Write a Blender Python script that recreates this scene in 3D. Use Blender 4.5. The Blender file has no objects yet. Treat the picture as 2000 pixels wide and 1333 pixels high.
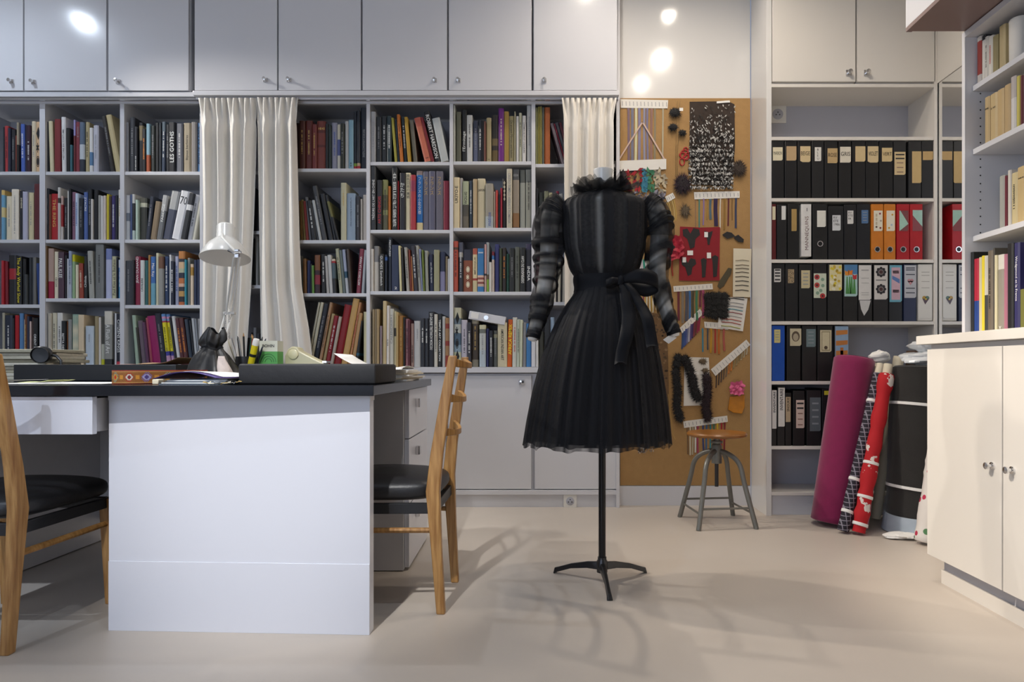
import bpy, bmesh, math, random
from mathutils import Vector, Matrix
R = math.radians
random.seed(7)
scene = bpy.context.scene
C = scene.collection

# ------------------------------------------------------------------ camera, world, light, exposure
F, CX, HY, CH = 1270.0, 1075.0, 718.0, 0.80      # focal length (px), vertical vanishing column, horizon row, eye height (m)
cam_d = bpy.data.cameras.new('camera'); cam = bpy.data.objects.new('camera', cam_d); C.objects.link(cam)
cam.location = (0, 0, CH); cam.rotation_euler = (R(90), 0, 0)
cam_d.sensor_width = 36; cam_d.lens = 36 * F / 2000; cam_d.shift_x = (1000 - CX) / 2000; cam_d.shift_y = (HY - 666.5) / 2000
cam_d.clip_start = .05
scene.camera = cam
w = bpy.data.worlds.new('world'); scene.world = w; w.use_nodes = True
bg = w.node_tree.nodes['Background']; bg.inputs[0].default_value = (.62, .72, 1, 1); bg.inputs[1].default_value = .35
vs = scene.view_settings; vs.view_transform = 'Standard'; vs.look = 'None'; vs.gamma = 1; vs.use_curve_mapping = False
vs.exposure = 0.0
CEIL = 3.2
def area(name, loc, rot, sx, sy, power, col):
    d = bpy.data.lights.new(name, 'AREA'); d.shape = 'RECTANGLE'; d.size = sx; d.size_y = sy; d.energy = power; d.color = col
    o = bpy.data.objects.new(name, d); C.objects.link(o); o.location = loc; o.rotation_euler = rot; return o
# daylight entering through the studio windows behind the photographer
area('window_daylight', (-2.6, -2.9, 1.75), (R(90), 0, R(0)), 3.0, 2.1, 62, (.70, .81, 1))
# recessed ceiling spots: x, y, watts, colour, aim x, aim y, cone degrees, blend
WARM, COOL, NEUT, WHITE = (1, .89, .76), (.76, .86, 1), (1, .94, .86), (1, .985, .965)
SPOTS = [(-3.35, 3.15, 230, NEUT, .3, 2.45, 66, .35),
         (.853, 2.55, 48, WARM, .9, 2.45, 164, .6), (.80, 3.16, 16, WARM, .8, 3.1, 164, .8), (.76, 2.11, 25, WARM, .7, 2.0, 164, .6),
         (-3.206, 2.87, 45, COOL, -3.2, 2.8, 164, .7), (-.86, -.25, 600, WHITE, -.86, 2.62, 25, 1),
         (-1.6, 2.4, 45, COOL, -1.6, 2.4, 104, .7), (-1.9, 3.3, 190, WARM, 2.02, 2.02, 46, .6),
         (-1.2, 1.3, 640, WARM, 2.12, 2.28, 25, .8), (-2.0, -.2, 330, COOL, -2.05, 2.75, 28, .9),  # both spots added: one brightens the counter doors, one the desk drawer front
         (.22, 3.22, 20, WARM, .22, 3.1, 164, .8), (-.1, .9, 45, COOL, -.1, 1.2, 104, .8)]  # last spot is an extra one, added to brighten the foreground floor

# ------------------------------------------------------------------ helpers
def W(x, y, Y):                                   # photo pixel + depth -> world point
    return Vector(((x - CX) * Y / F, Y, CH + (HY - y) * Y / F))
def PX(x, Y): return (x - CX) * Y / F
def PZ(y, Y): return CH + (HY - y) * Y / F
def lin(c):
    return tuple(v / 12.92 if v <= .04045 else ((v + .055) / 1.055) ** 2.4 for v in c)
def hx(h):
    return lin(tuple(int(h[i:i + 2], 16) / 255 for i in (0, 2, 4)))
MATS = {}
def mat(name, col=None, rough=.5, metal=0, spec=.5, noise=0, nscale=8, bump=0, bscale=60, attr=None, coat=0, emit=0, sheen=0, trans=0, alpha=None):
    if name in MATS: return MATS[name]
    m = bpy.data.materials.new(name); m.use_nodes = True; MATS[name] = m
    nt = m.node_tree; b = nt.nodes['Principled BSDF']; L = nt.links
    b.inputs['Roughness'].default_value = rough; b.inputs['Metallic'].default_value = metal
    b.inputs['Specular IOR Level'].default_value = spec; b.inputs['Coat Weight'].default_value = coat
    b.inputs['Sheen Weight'].default_value = sheen; b.inputs['Transmission Weight'].default_value = trans
    src = None
    if isinstance(col, str): col = hx(col)
    if attr:
        a = nt.nodes.new('ShaderNodeAttribute'); a.attribute_name = attr; src = a.outputs['Color']
    if col: b.inputs['Base Color'].default_value = (*col, 1)
    tc = nt.nodes.new('ShaderNodeTexCoord')
    if noise:
        n = nt.nodes.new('ShaderNodeTexNoise'); n.inputs['Scale'].default_value = nscale; n.inputs['Detail'].default_value = 5
        L.new(tc.outputs['Object'], n.inputs['Vector'])
        mx = nt.nodes.new('ShaderNodeMix'); mx.data_type = 'RGBA'; mx.blend_type = 'MULTIPLY'; mx.inputs['Factor'].default_value = 1
        rp = nt.nodes.new('ShaderNodeMapRange'); rp.inputs['To Min'].default_value = 1 - noise; rp.inputs['To Max'].default_value = 1 + noise
        L.new(n.outputs['Fac'], rp.inputs['Value'])
        if src: L.new(src, mx.inputs['A'])
        else: mx.inputs['A'].default_value = (*col, 1)
        L.new(rp.outputs['Result'], mx.inputs['B']); src = mx.outputs['Result']
    if src: L.new(src, b.inputs['Base Color'])
    if bump:
        n2 = nt.nodes.new('ShaderNodeTexNoise'); n2.inputs['Scale'].default_value = bscale; n2.inputs['Detail'].default_value = 4
        L.new(tc.outputs['Object'], n2.inputs['Vector'])
        bp = nt.nodes.new('ShaderNodeBump'); bp.inputs['Strength'].default_value = bump; bp.inputs['Distance'].default_value = .01
        L.new(n2.outputs['Fac'], bp.inputs['Height']); L.new(bp.outputs['Normal'], b.inputs['Normal'])
    if emit:
        b.inputs['Emission Color'].default_value = (*col, 1); b.inputs['Emission Strength'].default_value = emit
    if alpha is not None: b.inputs['Alpha'].default_value = alpha
    return m

class MB:
    def __init__(s): s.v = []; s.f = []; s.mi = []; s.c = []; s.col = (1, 1, 1); s.m = 0
    def face(s, idx):
        s.f.append(idx); s.mi.append(s.m); s.c.append(s.col); return s
    def add(s, vs, fs):
        o = len(s.v); s.v += [tuple(p) for p in vs]
        for f in fs: s.face([i + o for i in f])
        return s
    def quad(s, *p): return s.add(p, [list(range(len(p)))])
    def box(s, x0, x1, y0, y1, z0, z1):
        return s.add([(x0, y0, z0), (x1, y0, z0), (x1, y1, z0), (x0, y1, z0), (x0, y0, z1), (x1, y0, z1), (x1, y1, z1), (x0, y1, z1)],
                     [[0, 3, 2, 1], [4, 5, 6, 7], [0, 1, 5, 4], [1, 2, 6, 5], [2, 3, 7, 6], [3, 0, 4, 7]])
    def prism(s, pts, z0, z1):                    # polygon in plan (counter-clockwise) extruded upward
        n = len(pts)
        return s.add([(x, y, z0) for x, y in pts] + [(x, y, z1) for x, y in pts],
                     [list(range(n))[::-1], list(range(n, 2 * n))] + [[i, (i + 1) % n, n + (i + 1) % n, n + i] for i in range(n)])
    def slab(s, pts, dv):                         # 3-D polygon extruded by vector dv
        n = len(pts); dv = Vector(dv); P = [Vector(p) for p in pts]
        return s.add(P + [p + dv for p in P], [list(range(n)), list(range(n, 2 * n))[::-1]] + [[(i + 1) % n, i, n + i, n + (i + 1) % n] for i in range(n)])
    def tube(s, path, r, seg=8, cap=True, flat=1.0):
        P = [Vector(p) for p in path]; n = len(P); rs = r if isinstance(r, (list, tuple)) else [r] * n
        up = None; rings = []
        for i, p in enumerate(P):
            t = (P[min(i + 1, n - 1)] - P[max(i - 1, 0)]).normalized()
            if up is None: up = t.orthogonal().normalized()
            up = (up - t * up.dot(t))
            up = up.normalized() if up.length > 1e-6 else t.orthogonal().normalized()
            sd = t.cross(up)
            rings.append([p + (up * math.cos(2 * math.pi * k / seg) * flat + sd * math.sin(2 * math.pi * k / seg)) * rs[i] for k in range(seg)])
        fs = []
        for i in range(n - 1):
            for k in range(seg):
                a, b = i * seg + k, i * seg + (k + 1) % seg
                fs.append([a, a + seg, b + seg, b][::-1])
        if cap: fs += [list(range(seg)), [(n - 1) * seg + k for k in range(seg)][::-1]]
        return s.add([q for rr in rings for q in rr], fs)
    def lathe(s, prof, c=(0, 0, 0), seg=24, ax=None, sx=1, sy=1):   # prof: (radius, height)
        c = Vector(c); n = len(prof); V = []
        for r, h in prof:
            for k in range(seg):
                a = 2 * math.pi * k / seg
                V.append(Vector((r * math.cos(a) * sx, r * math.sin(a) * sy, h)))
        if ax is not None:
            q = Vector((0, 0, 1)).rotation_difference(Vector(ax).normalized()); V = [q @ v for v in V]
        fs = []
        for i in range(n - 1):
            for k in range(seg):
                a, b = i * seg + k, i * seg + (k + 1) % seg
                fs.append([a, b, b + seg, a + seg])
        if prof[0][0] > 1e-5: fs.append(list(range(seg))[::-1])
        if prof[-1][0] > 1e-5: fs.append([(n - 1) * seg + k for k in range(seg)])
        return s.add([v + c for v in V], fs)
    def grid(s, fn, nu, nv, wrap=False, flip=False):
        V = [fn(i / nu, j / nv) for j in range(nv + 1) for i in range(nu + (0 if wrap else 1))]
        wd = nu if wrap else nu + 1; fs = []
        for j in range(nv):
            for i in range(nu):
                a, b = j * wd + i, j * wd + (i + 1) % wd
                q = [a, b, b + wd, a + wd]; fs.append(q[::-1] if flip else q)
        return s.add(V, fs)
    def build(s, name, mats, parent=None, smooth=False, bevel=0, seg=2, origin=None, angle=40):
        me = bpy.data.meshes.new(name)
        me.from_pydata(s.v, [], s.f)
        if not isinstance(mats, (list, tuple)): mats = [mats]
        for m in mats: me.materials.append(MATS[m] if isinstance(m, str) else m)
        me.polygons.foreach_set('material_index', s.mi)
        if any(c != (1, 1, 1) for c in s.c):
            ca = me.color_attributes.new('col', 'FLOAT_COLOR', 'CORNER'); buf = []
            for f, c in zip(s.f, s.c): buf += [*c, 1.0] * len(f)
            ca.data.foreach_set('color', buf)
        if bevel or smooth == 'weld':
            bm = bmesh.new(); bm.from_mesh(me)
            if bevel:
                bmesh.ops.bevel(bm, geom=[e for e in bm.edges if e.calc_face_angle(0) > R(30)], offset=bevel, segments=seg, affect='EDGES', profile=.5, clamp_overlap=True)
            bm.to_mesh(me); bm.free()
        if smooth or bevel:
            me.polygons.foreach_set('use_smooth', [True] * len(me.polygons))
            me.set_sharp_from_angle(angle=R(20 if bevel and angle == 40 else angle))
        o = bpy.data.objects.new(name, me); C.objects.link(o)
        if parent is not None:
            o.parent = parent
            if parent.type == 'EMPTY' and not parent.get('_local'): o.matrix_parent_inverse = Matrix.Translation(-parent.location)
        return o
def tag(o, label, cat, group=None, kind=None):
    o['label'] = label; o['category'] = cat
    if group: o['group'] = group
    if kind: o['kind'] = kind
    return o
def thing(name, loc, label, cat, group=None, local=False, rz=0):
    o = bpy.data.objects.new(name, None); C.objects.link(o); o.location = loc; o.empty_display_size = .1
    if local: o['_local'] = 1; o.rotation_euler = (0, 0, rz)
    return tag(o, label, cat, group)
def struct(o, label, cat='wall'):
    o['kind'] = 'structure'; o['label'] = label; o['category'] = cat; return o
def text_mesh(body, size_len, size_h, italic=0, bold=0):
    """flat lettering in the x-z plane, centred, fitted into size_len x size_h"""
    c = bpy.data.curves.new('t', 'FONT'); c.body = body; c.resolution_u = 2; c.shear = italic; c.offset = bold
    o = bpy.data.objects.new('t', c); me = bpy.data.meshes.new_from_object(o)
    bpy.data.objects.remove(o); bpy.data.curves.remove(c)
    xs = [v.co.x for v in me.vertices] or [0, 1]; ys = [v.co.y for v in me.vertices] or [0, 1]
    x0, x1, y0, y1 = min(xs), max(xs), min(ys), max(ys)
    kx = size_len / max(x1 - x0, 1e-4); ky = size_h / max(y1 - y0, 1e-4)
    for v in me.vertices: v.co = ((v.co.x - (x0 + x1) / 2) * kx, 0, (v.co.y - (y0 + y1) / 2) * ky)
    return me
def lettering(body, name, m, parent, loc, ln, h, rot=0, normal='-y', italic=0, bold=0):
    """rot: turn in the plane of the letters (degrees, counter-clockwise as read from the front)"""
    me = text_mesh(body, ln, h, italic, bold); me.materials.append(MATS[m] if isinstance(m, str) else m)
    o = bpy.data.objects.new(name, me); C.objects.link(o)
    o.rotation_euler = (0, -R(rot), 0)
    o.location = loc
    if parent is not None:
        o.parent = parent
        if parent.type == 'EMPTY' and not parent.get('_local'): o.matrix_parent_inverse = Matrix.Translation(-parent.location)
    return o

# ------------------------------------------------------------------ materials
def M():
    mat('floor_resin', 'C2B8AD', .42, noise=.05, nscale=2.2, bump=.03, bscale=25, spec=.4)
    mat('wall_paint', 'E2E0DE', .6, noise=.02, nscale=3)
    mat('gloss_wall', 'DEDCD9', .12, noise=.01, nscale=2)
    mat('ceiling_paint', 'E6E5E3', .8, noise=.02)
    mat('lacquer', 'DCDCE0', .16, noise=.012, nscale=2.5)
    mat('lacquer_dull', 'D6D6DA', .32, noise=.02, nscale=4)
    mat('cream_lacquer', 'DFDAD2', .28, noise=.015, nscale=3)
    mat('shelf_white', 'D2D2D6', .38, noise=.025, nscale=6)
    mat('shelf_back', 'B4B5BE', .55, noise=.03)
    mat('soffit_brown', '8A7672', .35, noise=.05)
    mat('chrome', (.75, .75, .76), .18, 1)
    mat('dark_metal', (.05, .05, .052), .3, .7)
    mat('steel_grey', '7B7A74', .42, .55, noise=.12, nscale=25)
    mat('mirror', (.93, .93, .92), .01, 1)
    mat('cork', 'A98453', .85, noise=.10, nscale=30, bump=.25, bscale=220)
    mat('black_laminate', (.010, .011, .015), .12, spec=.35)
    mat('desk_white', 'D9DBE4', .18, noise=.01, nscale=3)
    mat('black_leather', (.013, .013, .015), .42, noise=.2, nscale=20, bump=.08, bscale=180)
    mat('curtain', 'E6E1D8', .85, noise=.03, nscale=20, bump=.1, bscale=400, sheen=.2)
    mat('book', None, .5, attr='col', noise=.06, nscale=30)
    mat('paper', 'EDEBE6', .75, noise=.02)
    mat('paper_cream', 'DDD3BA', .8, noise=.05, nscale=20)
    mat('card', 'E4E0D8', .8, noise=.03, nscale=15)
    mat('fabric_col', None, .8, attr='col', noise=.08, nscale=60, sheen=.2)
    mat('gloss_col', None, .3, attr='col', noise=.02)
    for n, h in dict(white='EDEDE8', black='101012', gold='C9A85A', yellow='F2DF2E', red='B3202A', cream='E6DCBE', grey='8E8E90', blue='2B4D9E', teal='4E8C92', orange='E58A2A').items():
        mat('ink_' + n, h, .6)
    mat('lamp_white', 'E6E4DE', .22, coat=.3)
    mat('plastic_black', (.012, .012, .013), .35)
    mat('glow_warm', (1, .86, .68), .5, emit=60)
    mat('glow_cool', (.92, .96, 1), .5, emit=60)
    mat('plastic_film', 'DDE0E2', .2, spec=.6, noise=.06, nscale=12)
    mat('velvet_red', '8A0F1E', .9, sheen=.4, noise=.1, nscale=40)
    mat('fur_black', (.012, .010, .010), .7, sheen=.2)
    mat('fur_brown', '3A2A22', .8, sheen=.2)
    mat('fur_plum', '2C1118', .8, sheen=.2)
    # light oak with long grain
    m = mat('oak', 'B98A52', .38); nt = m.node_tree; b = nt.nodes['Principled BSDF']
    tc = nt.nodes.new('ShaderNodeTexCoord'); mp = nt.nodes.new('ShaderNodeMapping'); mp.inputs['Scale'].default_value = (60, 60, 5)
    n = nt.nodes.new('ShaderNodeTexNoise'); n.inputs['Scale'].default_value = 1.5; n.inputs['Detail'].default_value = 6
    cr = nt.nodes.new('ShaderNodeValToRGB'); cr.color_ramp.elements[0].position = .3; cr.color_ramp.elements[1].position = .75
    cr.color_ramp.elements[0].color = (*hx('8C5F2F'), 1); cr.color_ramp.elements[1].color = (*hx('C4985E'), 1)
    nt.links.new(tc.outputs['Object'], mp.inputs[0]); nt.links.new(mp.outputs[0], n.inputs['Vector']); nt.links.new(n.outputs['Fac'], cr.inputs[0]); nt.links.new(cr.outputs[0], b.inputs['Base Color'])
    # black tulle: density of the net is carried by the cloth itself
    def tulle(name, col, rough, lo, hi):
        m = bpy.data.materials.new(name); m.use_nodes = True; MATS[name] = m; nt = m.node_tree; b = nt.nodes['Principled BSDF']
        b.inputs['Base Color'].default_value = (*col, 1); b.inputs['Roughness'].default_value = rough; b.inputs['Sheen Weight'].default_value = .02; b.inputs['Specular IOR Level'].default_value = .12
        a = nt.nodes.new('ShaderNodeAttribute'); a.attribute_name = 'den'
        n = nt.nodes.new('ShaderNodeTexNoise'); n.inputs['Scale'].default_value = 90; tc = nt.nodes.new('ShaderNodeTexCoord'); nt.links.new(tc.outputs['Object'], n.inputs['Vector'])
        mr = nt.nodes.new('ShaderNodeMapRange'); mr.inputs['To Min'].default_value = lo; mr.inputs['To Max'].default_value = hi
        ad = nt.nodes.new('ShaderNodeMath'); ad.operation = 'MULTIPLY_ADD'; ad.inputs[1].default_value = .12
        nt.links.new(n.outputs['Fac'], ad.inputs[0]); nt.links.new(a.outputs['Fac'], ad.inputs[2]); nt.links.new(ad.outputs[0], mr.inputs['Value']); nt.links.new(mr.outputs[0], b.inputs['Alpha'])
    tulle('tulle', (.013, .013, .015), .6, 0, 1)
    tulle('tulle_soft', (.02, .02, .022), .6, 0, 1)
    mat('satin_black', (.006, .0065, .009), .55, noise=.1, nscale=30, spec=.15)
M()

# ------------------------------------------------------------------ room shell
XL, XR, YF, YB = -4.6, 2.11, -3.0, 4.10
struct(MB().box(XL, XR, YF, YB, -.06, 0).build('floor', 'floor_resin'), 'smooth pale beige resin floor of the studio', 'floor')
# ceiling with the round openings simply surface-trimmed by the spots
struct(MB().box(XL, XR, YF, YB, CEIL, CEIL + .08).build('ceiling', 'ceiling_paint'), 'flat white painted ceiling with recessed spots', 'ceiling')
struct(MB().box(XL, .37, YB - .02, YB + .08, 0, CEIL).build('wall_back', 'wall_paint'), 'white wall behind the tall bookcases')
struct(MB().box(XL - .08, XL, YF, YB, 0, CEIL).build('wall_left', 'wall_paint'), 'white side wall beyond the desk')
struct(MB().box(XR, XR + .08, YF, YB, 0, CEIL).build('wall_right', 'wall_paint'), 'white side wall behind the counter')
wf = MB()
for x0, x1, z0, z1 in ((XL, -4.15, 0, CEIL), (-1.05, XR, 0, CEIL), (-4.15, -1.05, 0, .65), (-4.15, -1.05, 2.85, CEIL)):
    wf.box(x0, x1, YF - .1, YF, z0, z1)
struct(wf.build('wall_front', 'wall_paint'), 'white window wall facing the bookcases')
wn = MB()
for x in (-4.15, -3.12, -2.08, -1.10): wn.box(x, x + .05, YF - .08, YF - .02, .65, 2.85)
for z in (.65, 2.80): wn.box(-4.15, -1.05, YF - .08, YF - .02, z, z + .05)
struct(wn.build('window_1', 'lacquer_dull'), 'white framed three-light window facing the bookcases', 'window')
YP = 3.775                                                        # wall carrying the pinboard
struct(MB().box(PX(1209.5, 3.74), 1.16, YP, YP + .06, 0, CEIL).build('wall_pinboard', 'gloss_wall'), 'glossy white wall panel around the cork pinboard')
struct(MB().box(PX(1209.5, 3.74), 1.16, YP - .012, YP, 0, PZ(949, YP)).build('baseboard_pinboard', 'lacquer_dull'), 'white skirting below the cork pinboard', 'baseboard')
# ------------------------------------------------------------------ ceiling spots (each lamp carries its own light)
SPOT_WHERE = ['close to the wall cabinets at the far end of the desk', 'above the stool', 'above the cork pinboard', 'above the open floor beside the mannequin',
              'reflected in the wall cabinet door', 'furthest from the bookcases, before the white desk panel', 'above the desk lamp', 'above the back edge of the desk', 'added to light the counter doors, before the right chair', 'added to light the drawer front, behind the left chair', 'right above the base cabinet behind the mannequin', 'added to light the open floor far before the mannequin']
for i, (x, y, pw, col, ax, ay, ang, bl) in enumerate(SPOTS):
    t = thing('ceiling_spot', (x, y, CEIL), 'round recessed ceiling spot ' + SPOT_WHERE[i], 'ceiling light', 'recessed ceiling spots')
    MB().lathe([(.042, 0), (.058, 0), (.058, -.008), (.046, -.012), (.042, -.004)], (x, y, CEIL), 24).build('trim_ring', 'lamp_white', t, smooth=True)
    MB().lathe([(.0001, -.002), (.041, -.002), (.041, -.0005)], (x, y, CEIL), 20).build('lamp_lens', 'glow_cool' if col is COOL else 'glow_warm', t)
    if pw:
        d = bpy.data.lights.new('spot_beam', 'SPOT'); d.energy = pw; d.color = col; d.spot_size = R(ang); d.spot_blend = bl; d.shadow_soft_size = .035
        o = bpy.data.objects.new('spot_beam', d); C.objects.link(o); o.parent = t; o.matrix_parent_inverse = Matrix.Translation(-t.location)
        o.location = (x, y, CEIL - .015); o.rotation_euler = Vector((ax - x, ay - y, -(CEIL - .02))).to_track_quat('-Z', 'Y').to_euler()

# ------------------------------------------------------------------ square knob, shared by all doors
def knob(parent, p, size=.024, d='-y'):
    x, y, z = p; s = size / 2; b = MB()
    if d == '-y':
        b.box(x - s, x + s, y - .006, y, z - s, z + s); b.lathe([(s * .45, 0), (s * .45, .012), (s * .8, .016), (s * .8, .022), (0.0001, .024)], (x, y - .006, z), 14, ax=(0, -1, 0))
    elif d == '+x':
        b.box(x, x + .006, y - s, y + s, z - s, z + s); b.lathe([(s * .45, 0), (s * .45, .012), (s * .8, .016), (s * .8, .022), (0.0001, .024)], (x + .006, y, z), 14, ax=(1, 0, 0))
    else:
        b.lathe([(s * 1.0, 0), (s, .004), (s * .45, .006), (s * .45, .014), (s * .9, .018), (s * .9, .024), (0.0001, .026)], (x, y, z), 16, ax=(-1, 0, 0))
    return b.build('knob', 'chrome', parent, smooth=True)

# ------------------------------------------------------------------ wall cabinets above the bookcases
YU = 3.66; zb = PZ(176, YU)
ULAB = ['white lacquered wall cabinet door unit furthest from the pinboard', 'white wall cabinet door carrying a bright lamp reflection', 'white wall cabinet above the bay left of the lamp',
        'white wall cabinet above the lamp curtain', 'white wall cabinet above the right curtain of the pair', 'white wall cabinet above the bay with slanting art books',
        'white wall cabinet above the bay left of the mannequin', 'white wall cabinet above the mannequin, next to the pinboard wall']
UD = [(-118, 43, 22, 159), (46, 206, 65, 160), (210, 367, 230, 159), (380, 541, 519, 157), (544, 704.5, 565, 157), (708, 873, 849, 158), (876.5, 1038, 895, 158), (1042.5, 1205, 1063, 158)]
for i, (x0, x1, kx, ky) in enumerate(UD):
    X0, X1 = PX(x0, YU), PX(x1, YU); top = CEIL - .01
    t = thing('wall_cabinet', ((X0 + X1) / 2, YU + .2, zb), ULAB[i], 'cabinet', 'wall cabinets over the bookcases')
    yb = YU if i > 2 else YU + .006
    MB().box(X0 - .004, X1 + .004, YU + .026, YB - .025, zb - .006, top).build('body', 'lacquer_dull', t)
    dr = MB().box(X0, X1, yb, yb + .02, zb, top).build('door', 'lacquer', t, bevel=.0015)
    knob(dr, (PX(kx, YU), yb, PZ(ky, YU)))
# cornice and curtain rail under the wall cabinets
for nm, x0, x1, ya, lab in (('trim_1', -118, 377, 3.672, 'white cornice strip over the bays left of the lamp'), ('trim_2', 378, 1209, 3.652, 'white cornice strip over the curtained bays')):
    b = MB().box(PX(x0, 3.66), PX(x1, 3.66), ya, 3.74, PZ(187, 3.66), PZ(178, 3.66)).box(PX(x0, 3.66), PX(x1, 3.66), ya + .03, 3.74, PZ(191, 3.66), PZ(187, 3.66))
    struct(b.build(nm, 'lacquer_dull', bevel=.002), lab, 'trim')
b = MB().box(PX(-118, 3.69), PX(1205, 3.69), 3.684, 3.70, PZ(196, 3.69), PZ(192, 3.69))
tag(b.build('curtain_rail', 'chrome'), 'slim metal curtain rail under the wall cabinets', 'curtain rail')

# ------------------------------------------------------------------ bookcases
YS = 3.72                                                          # front edge of the shelves
TH = 6.6
# bay: left px, right px, shelf-top rows (where books stand), short name used in labels
BAYS = {'b0': (-73, 77, [335, 468, 595], 'third bay left of the lamp'), 'b1': (88, 234, [335, 468, 583], 'second bay left of the lamp'), 'b2': (242.5, 390, [335, 468, 596], 'bay just left of the lamp'),
        'bg': (398, 555, [334, 451, 557], 'gap between the two curtains'), 'b3': (563, 715.5, [329, 469, 573], 'bay right of the curtain pair'),
        'b4': (722.5, 878, [316, 449, 569], 'bay above the ladder-back chair'), 'b5': (885, 1038, [315, 445, 570], 'bay left of the mannequin'), 'b6': (1045.5, 1203, [320, 447, 590], 'bay behind the mannequin sleeve')}
def bookcase(keys, lab, left, right):
    t = thing('bookcase', (PX((left + right) / 2, YS), 3.9, PZ(717, YS)), lab, 'bookcase', 'white bookcases along the wall')
    zt, z0 = PZ(196, YS), PZ(717, YS)
    ks = keys; edges = [left]
    for a, b2 in zip(ks, ks[1:]): edges.append((BAYS[a][1], BAYS[b2][0]))
    pans = [(left, BAYS[ks[0]][0])] + edges[1:] + [(BAYS[ks[-1]][1], right)]
    for a, b2 in pans: MB().box(PX(a, YS), PX(b2, YS), YS, 4.05, z0, zt).build('side_panel', 'shelf_white', t, bevel=.001)
    for k in ks:
        l, r, rows, _ = BAYS[k]
        for y in rows: MB().box(PX(l, YS) + .0005, PX(r, YS) - .0005, YS + .004, 4.05, PZ(y + TH, YS), PZ(y, YS)).build('shelf_board', 'shelf_white', t, bevel=.001)
    MB().box(PX(left, YS), PX(right, YS), YS - .004, YS + .016, PZ(203, YS), PZ(192, YS)).build('top_rail', 'shelf_white', t)
    MB().box(PX(left, YS), PX(right, YS), 4.05, 4.07, z0, zt).build('back_panel', 'shelf_back', t)
    return t
bookcase(['b0', 'b1', 'b2'], 'white open bookcase packed with art books left of the desk lamp', -80, 396.5)
bookcase(['bg', 'b3', 'b4', 'b5', 'b6'], 'white open bookcase with curtains between the lamp and the pinboard', 396.8, 1209)
# ledge on the base cabinets
MBX = MB().box(PX(-118, 3.7), PX(1209, 3.7), 3.695, 4.08, PZ(728.5, 3.7), PZ(717.5, 3.7))
tag(MBX.build('base_cabinet_worktop', 'shelf_white', bevel=.0015), 'white ledge running along the base cabinets under the books', 'worktop')
# base cabinets
BD = [(-118, 44, None), (48, 206, None), (210, 370, None), (374, 540, None), (544, 705, None), (709, 870, None), (876, 1037.5, (1019, 747)), (1044.5, 1205, (1063, 747))]
BL = ['white base cabinet furthest from the pinboard', 'white base cabinet behind the left chair', 'white base cabinet behind the desk kneehole', 'white base cabinet behind the desk panel', 'white base cabinet behind the desk drawers',
      'white base cabinet behind the ladder-back chair', 'white base cabinet with a square knob left of the mannequin pole', 'white base cabinet behind the mannequin pole, next to the pinboard']
for i, (x0, x1, k) in enumerate(BD):
    Y = 3.715; X0, X1 = PX(x0, Y), PX(x1, Y)
    t = thing('base_cabinet', ((X0 + X1) / 2, 3.9, 0), BL[i], 'cabinet', 'base cabinets under the bookcases')
    MB().box(X0 - .01, X1 + .01, Y + .022, 4.07, PZ(968, Y), PZ(730, Y)).build('body', 'lacquer_dull', t)
    dr = MB().box(X0, X1, Y, Y + .02, PZ(956, Y), PZ(734, Y)).build('door', 'lacquer_dull', t, bevel=.0015)
    if k: knob(dr, (PX(k[0], Y), Y, PZ(k[1], Y)), .03)
struct(MB().box(PX(-118, 3.72), PX(1206, 3.72), 3.706, 3.76, PZ(966, 3.72), PZ(957.5, 3.72)).build('trim_3', 'lacquer_dull', bevel=.001), 'white strip under the base cabinet doors', 'trim')
struct(MB().box(PX(-118, 3.72), PX(1209, 3.72), 3.722, 3.76, 0, PZ(966, 3.72)).build('baseboard_back', 'lacquer_dull'), 'white plinth under the base cabinets', 'baseboard')
struct(MB().box(PX(1203, 3.72), PX(1209.5, 3.72), 3.70, 4.08, 0, CEIL).build('trim_4', 'lacquer_dull', bevel=.001), 'white end panel between bookcase and pinboard', 'trim')
def socket(x, y, z, lab, s=.038):
    t = thing('wall_socket', (x, y, z), lab, 'socket')
    MB().box(x - s, x + s, y - .01, y, z - s, z + s).build('plate', 'lamp_white', t, bevel=.003)
    MB().lathe([(s * .62, 0), (s * .62, -.001), (s * .55, .0005), (0.0001, .0005)], (x, y - .0112, z), 20, ax=(0, -1, 0)).build('socket_well', 'shelf_back', t, smooth=True)
    for dx, dz in ((-.010, -.004), (.010, -.004), (0, .010)):
        MB().lathe([(.0001, .002), (.0034, .002), (.0034, .0)], (x + dx, y - .0125, z + dz), 8, ax=(0, -1, 0)).build('pin_hole', 'plastic_black', t)
socket(PX(1113.5, 3.72), 3.722, PZ(979, 3.72), 'white square power socket on the plinth behind the mannequin pole')

# ------------------------------------------------------------------ cork pinboard
tag(MB().box(PX(1211, YP), PX(1464.5, YP), YP - .012, YP - .001, PZ(948, YP), PZ(193.5, YP)).build('cork_pinboard', 'cork', bevel=.001), 'large tan cork pinboard hung with trimmings and ribbon samples', 'pinboard')

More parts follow.
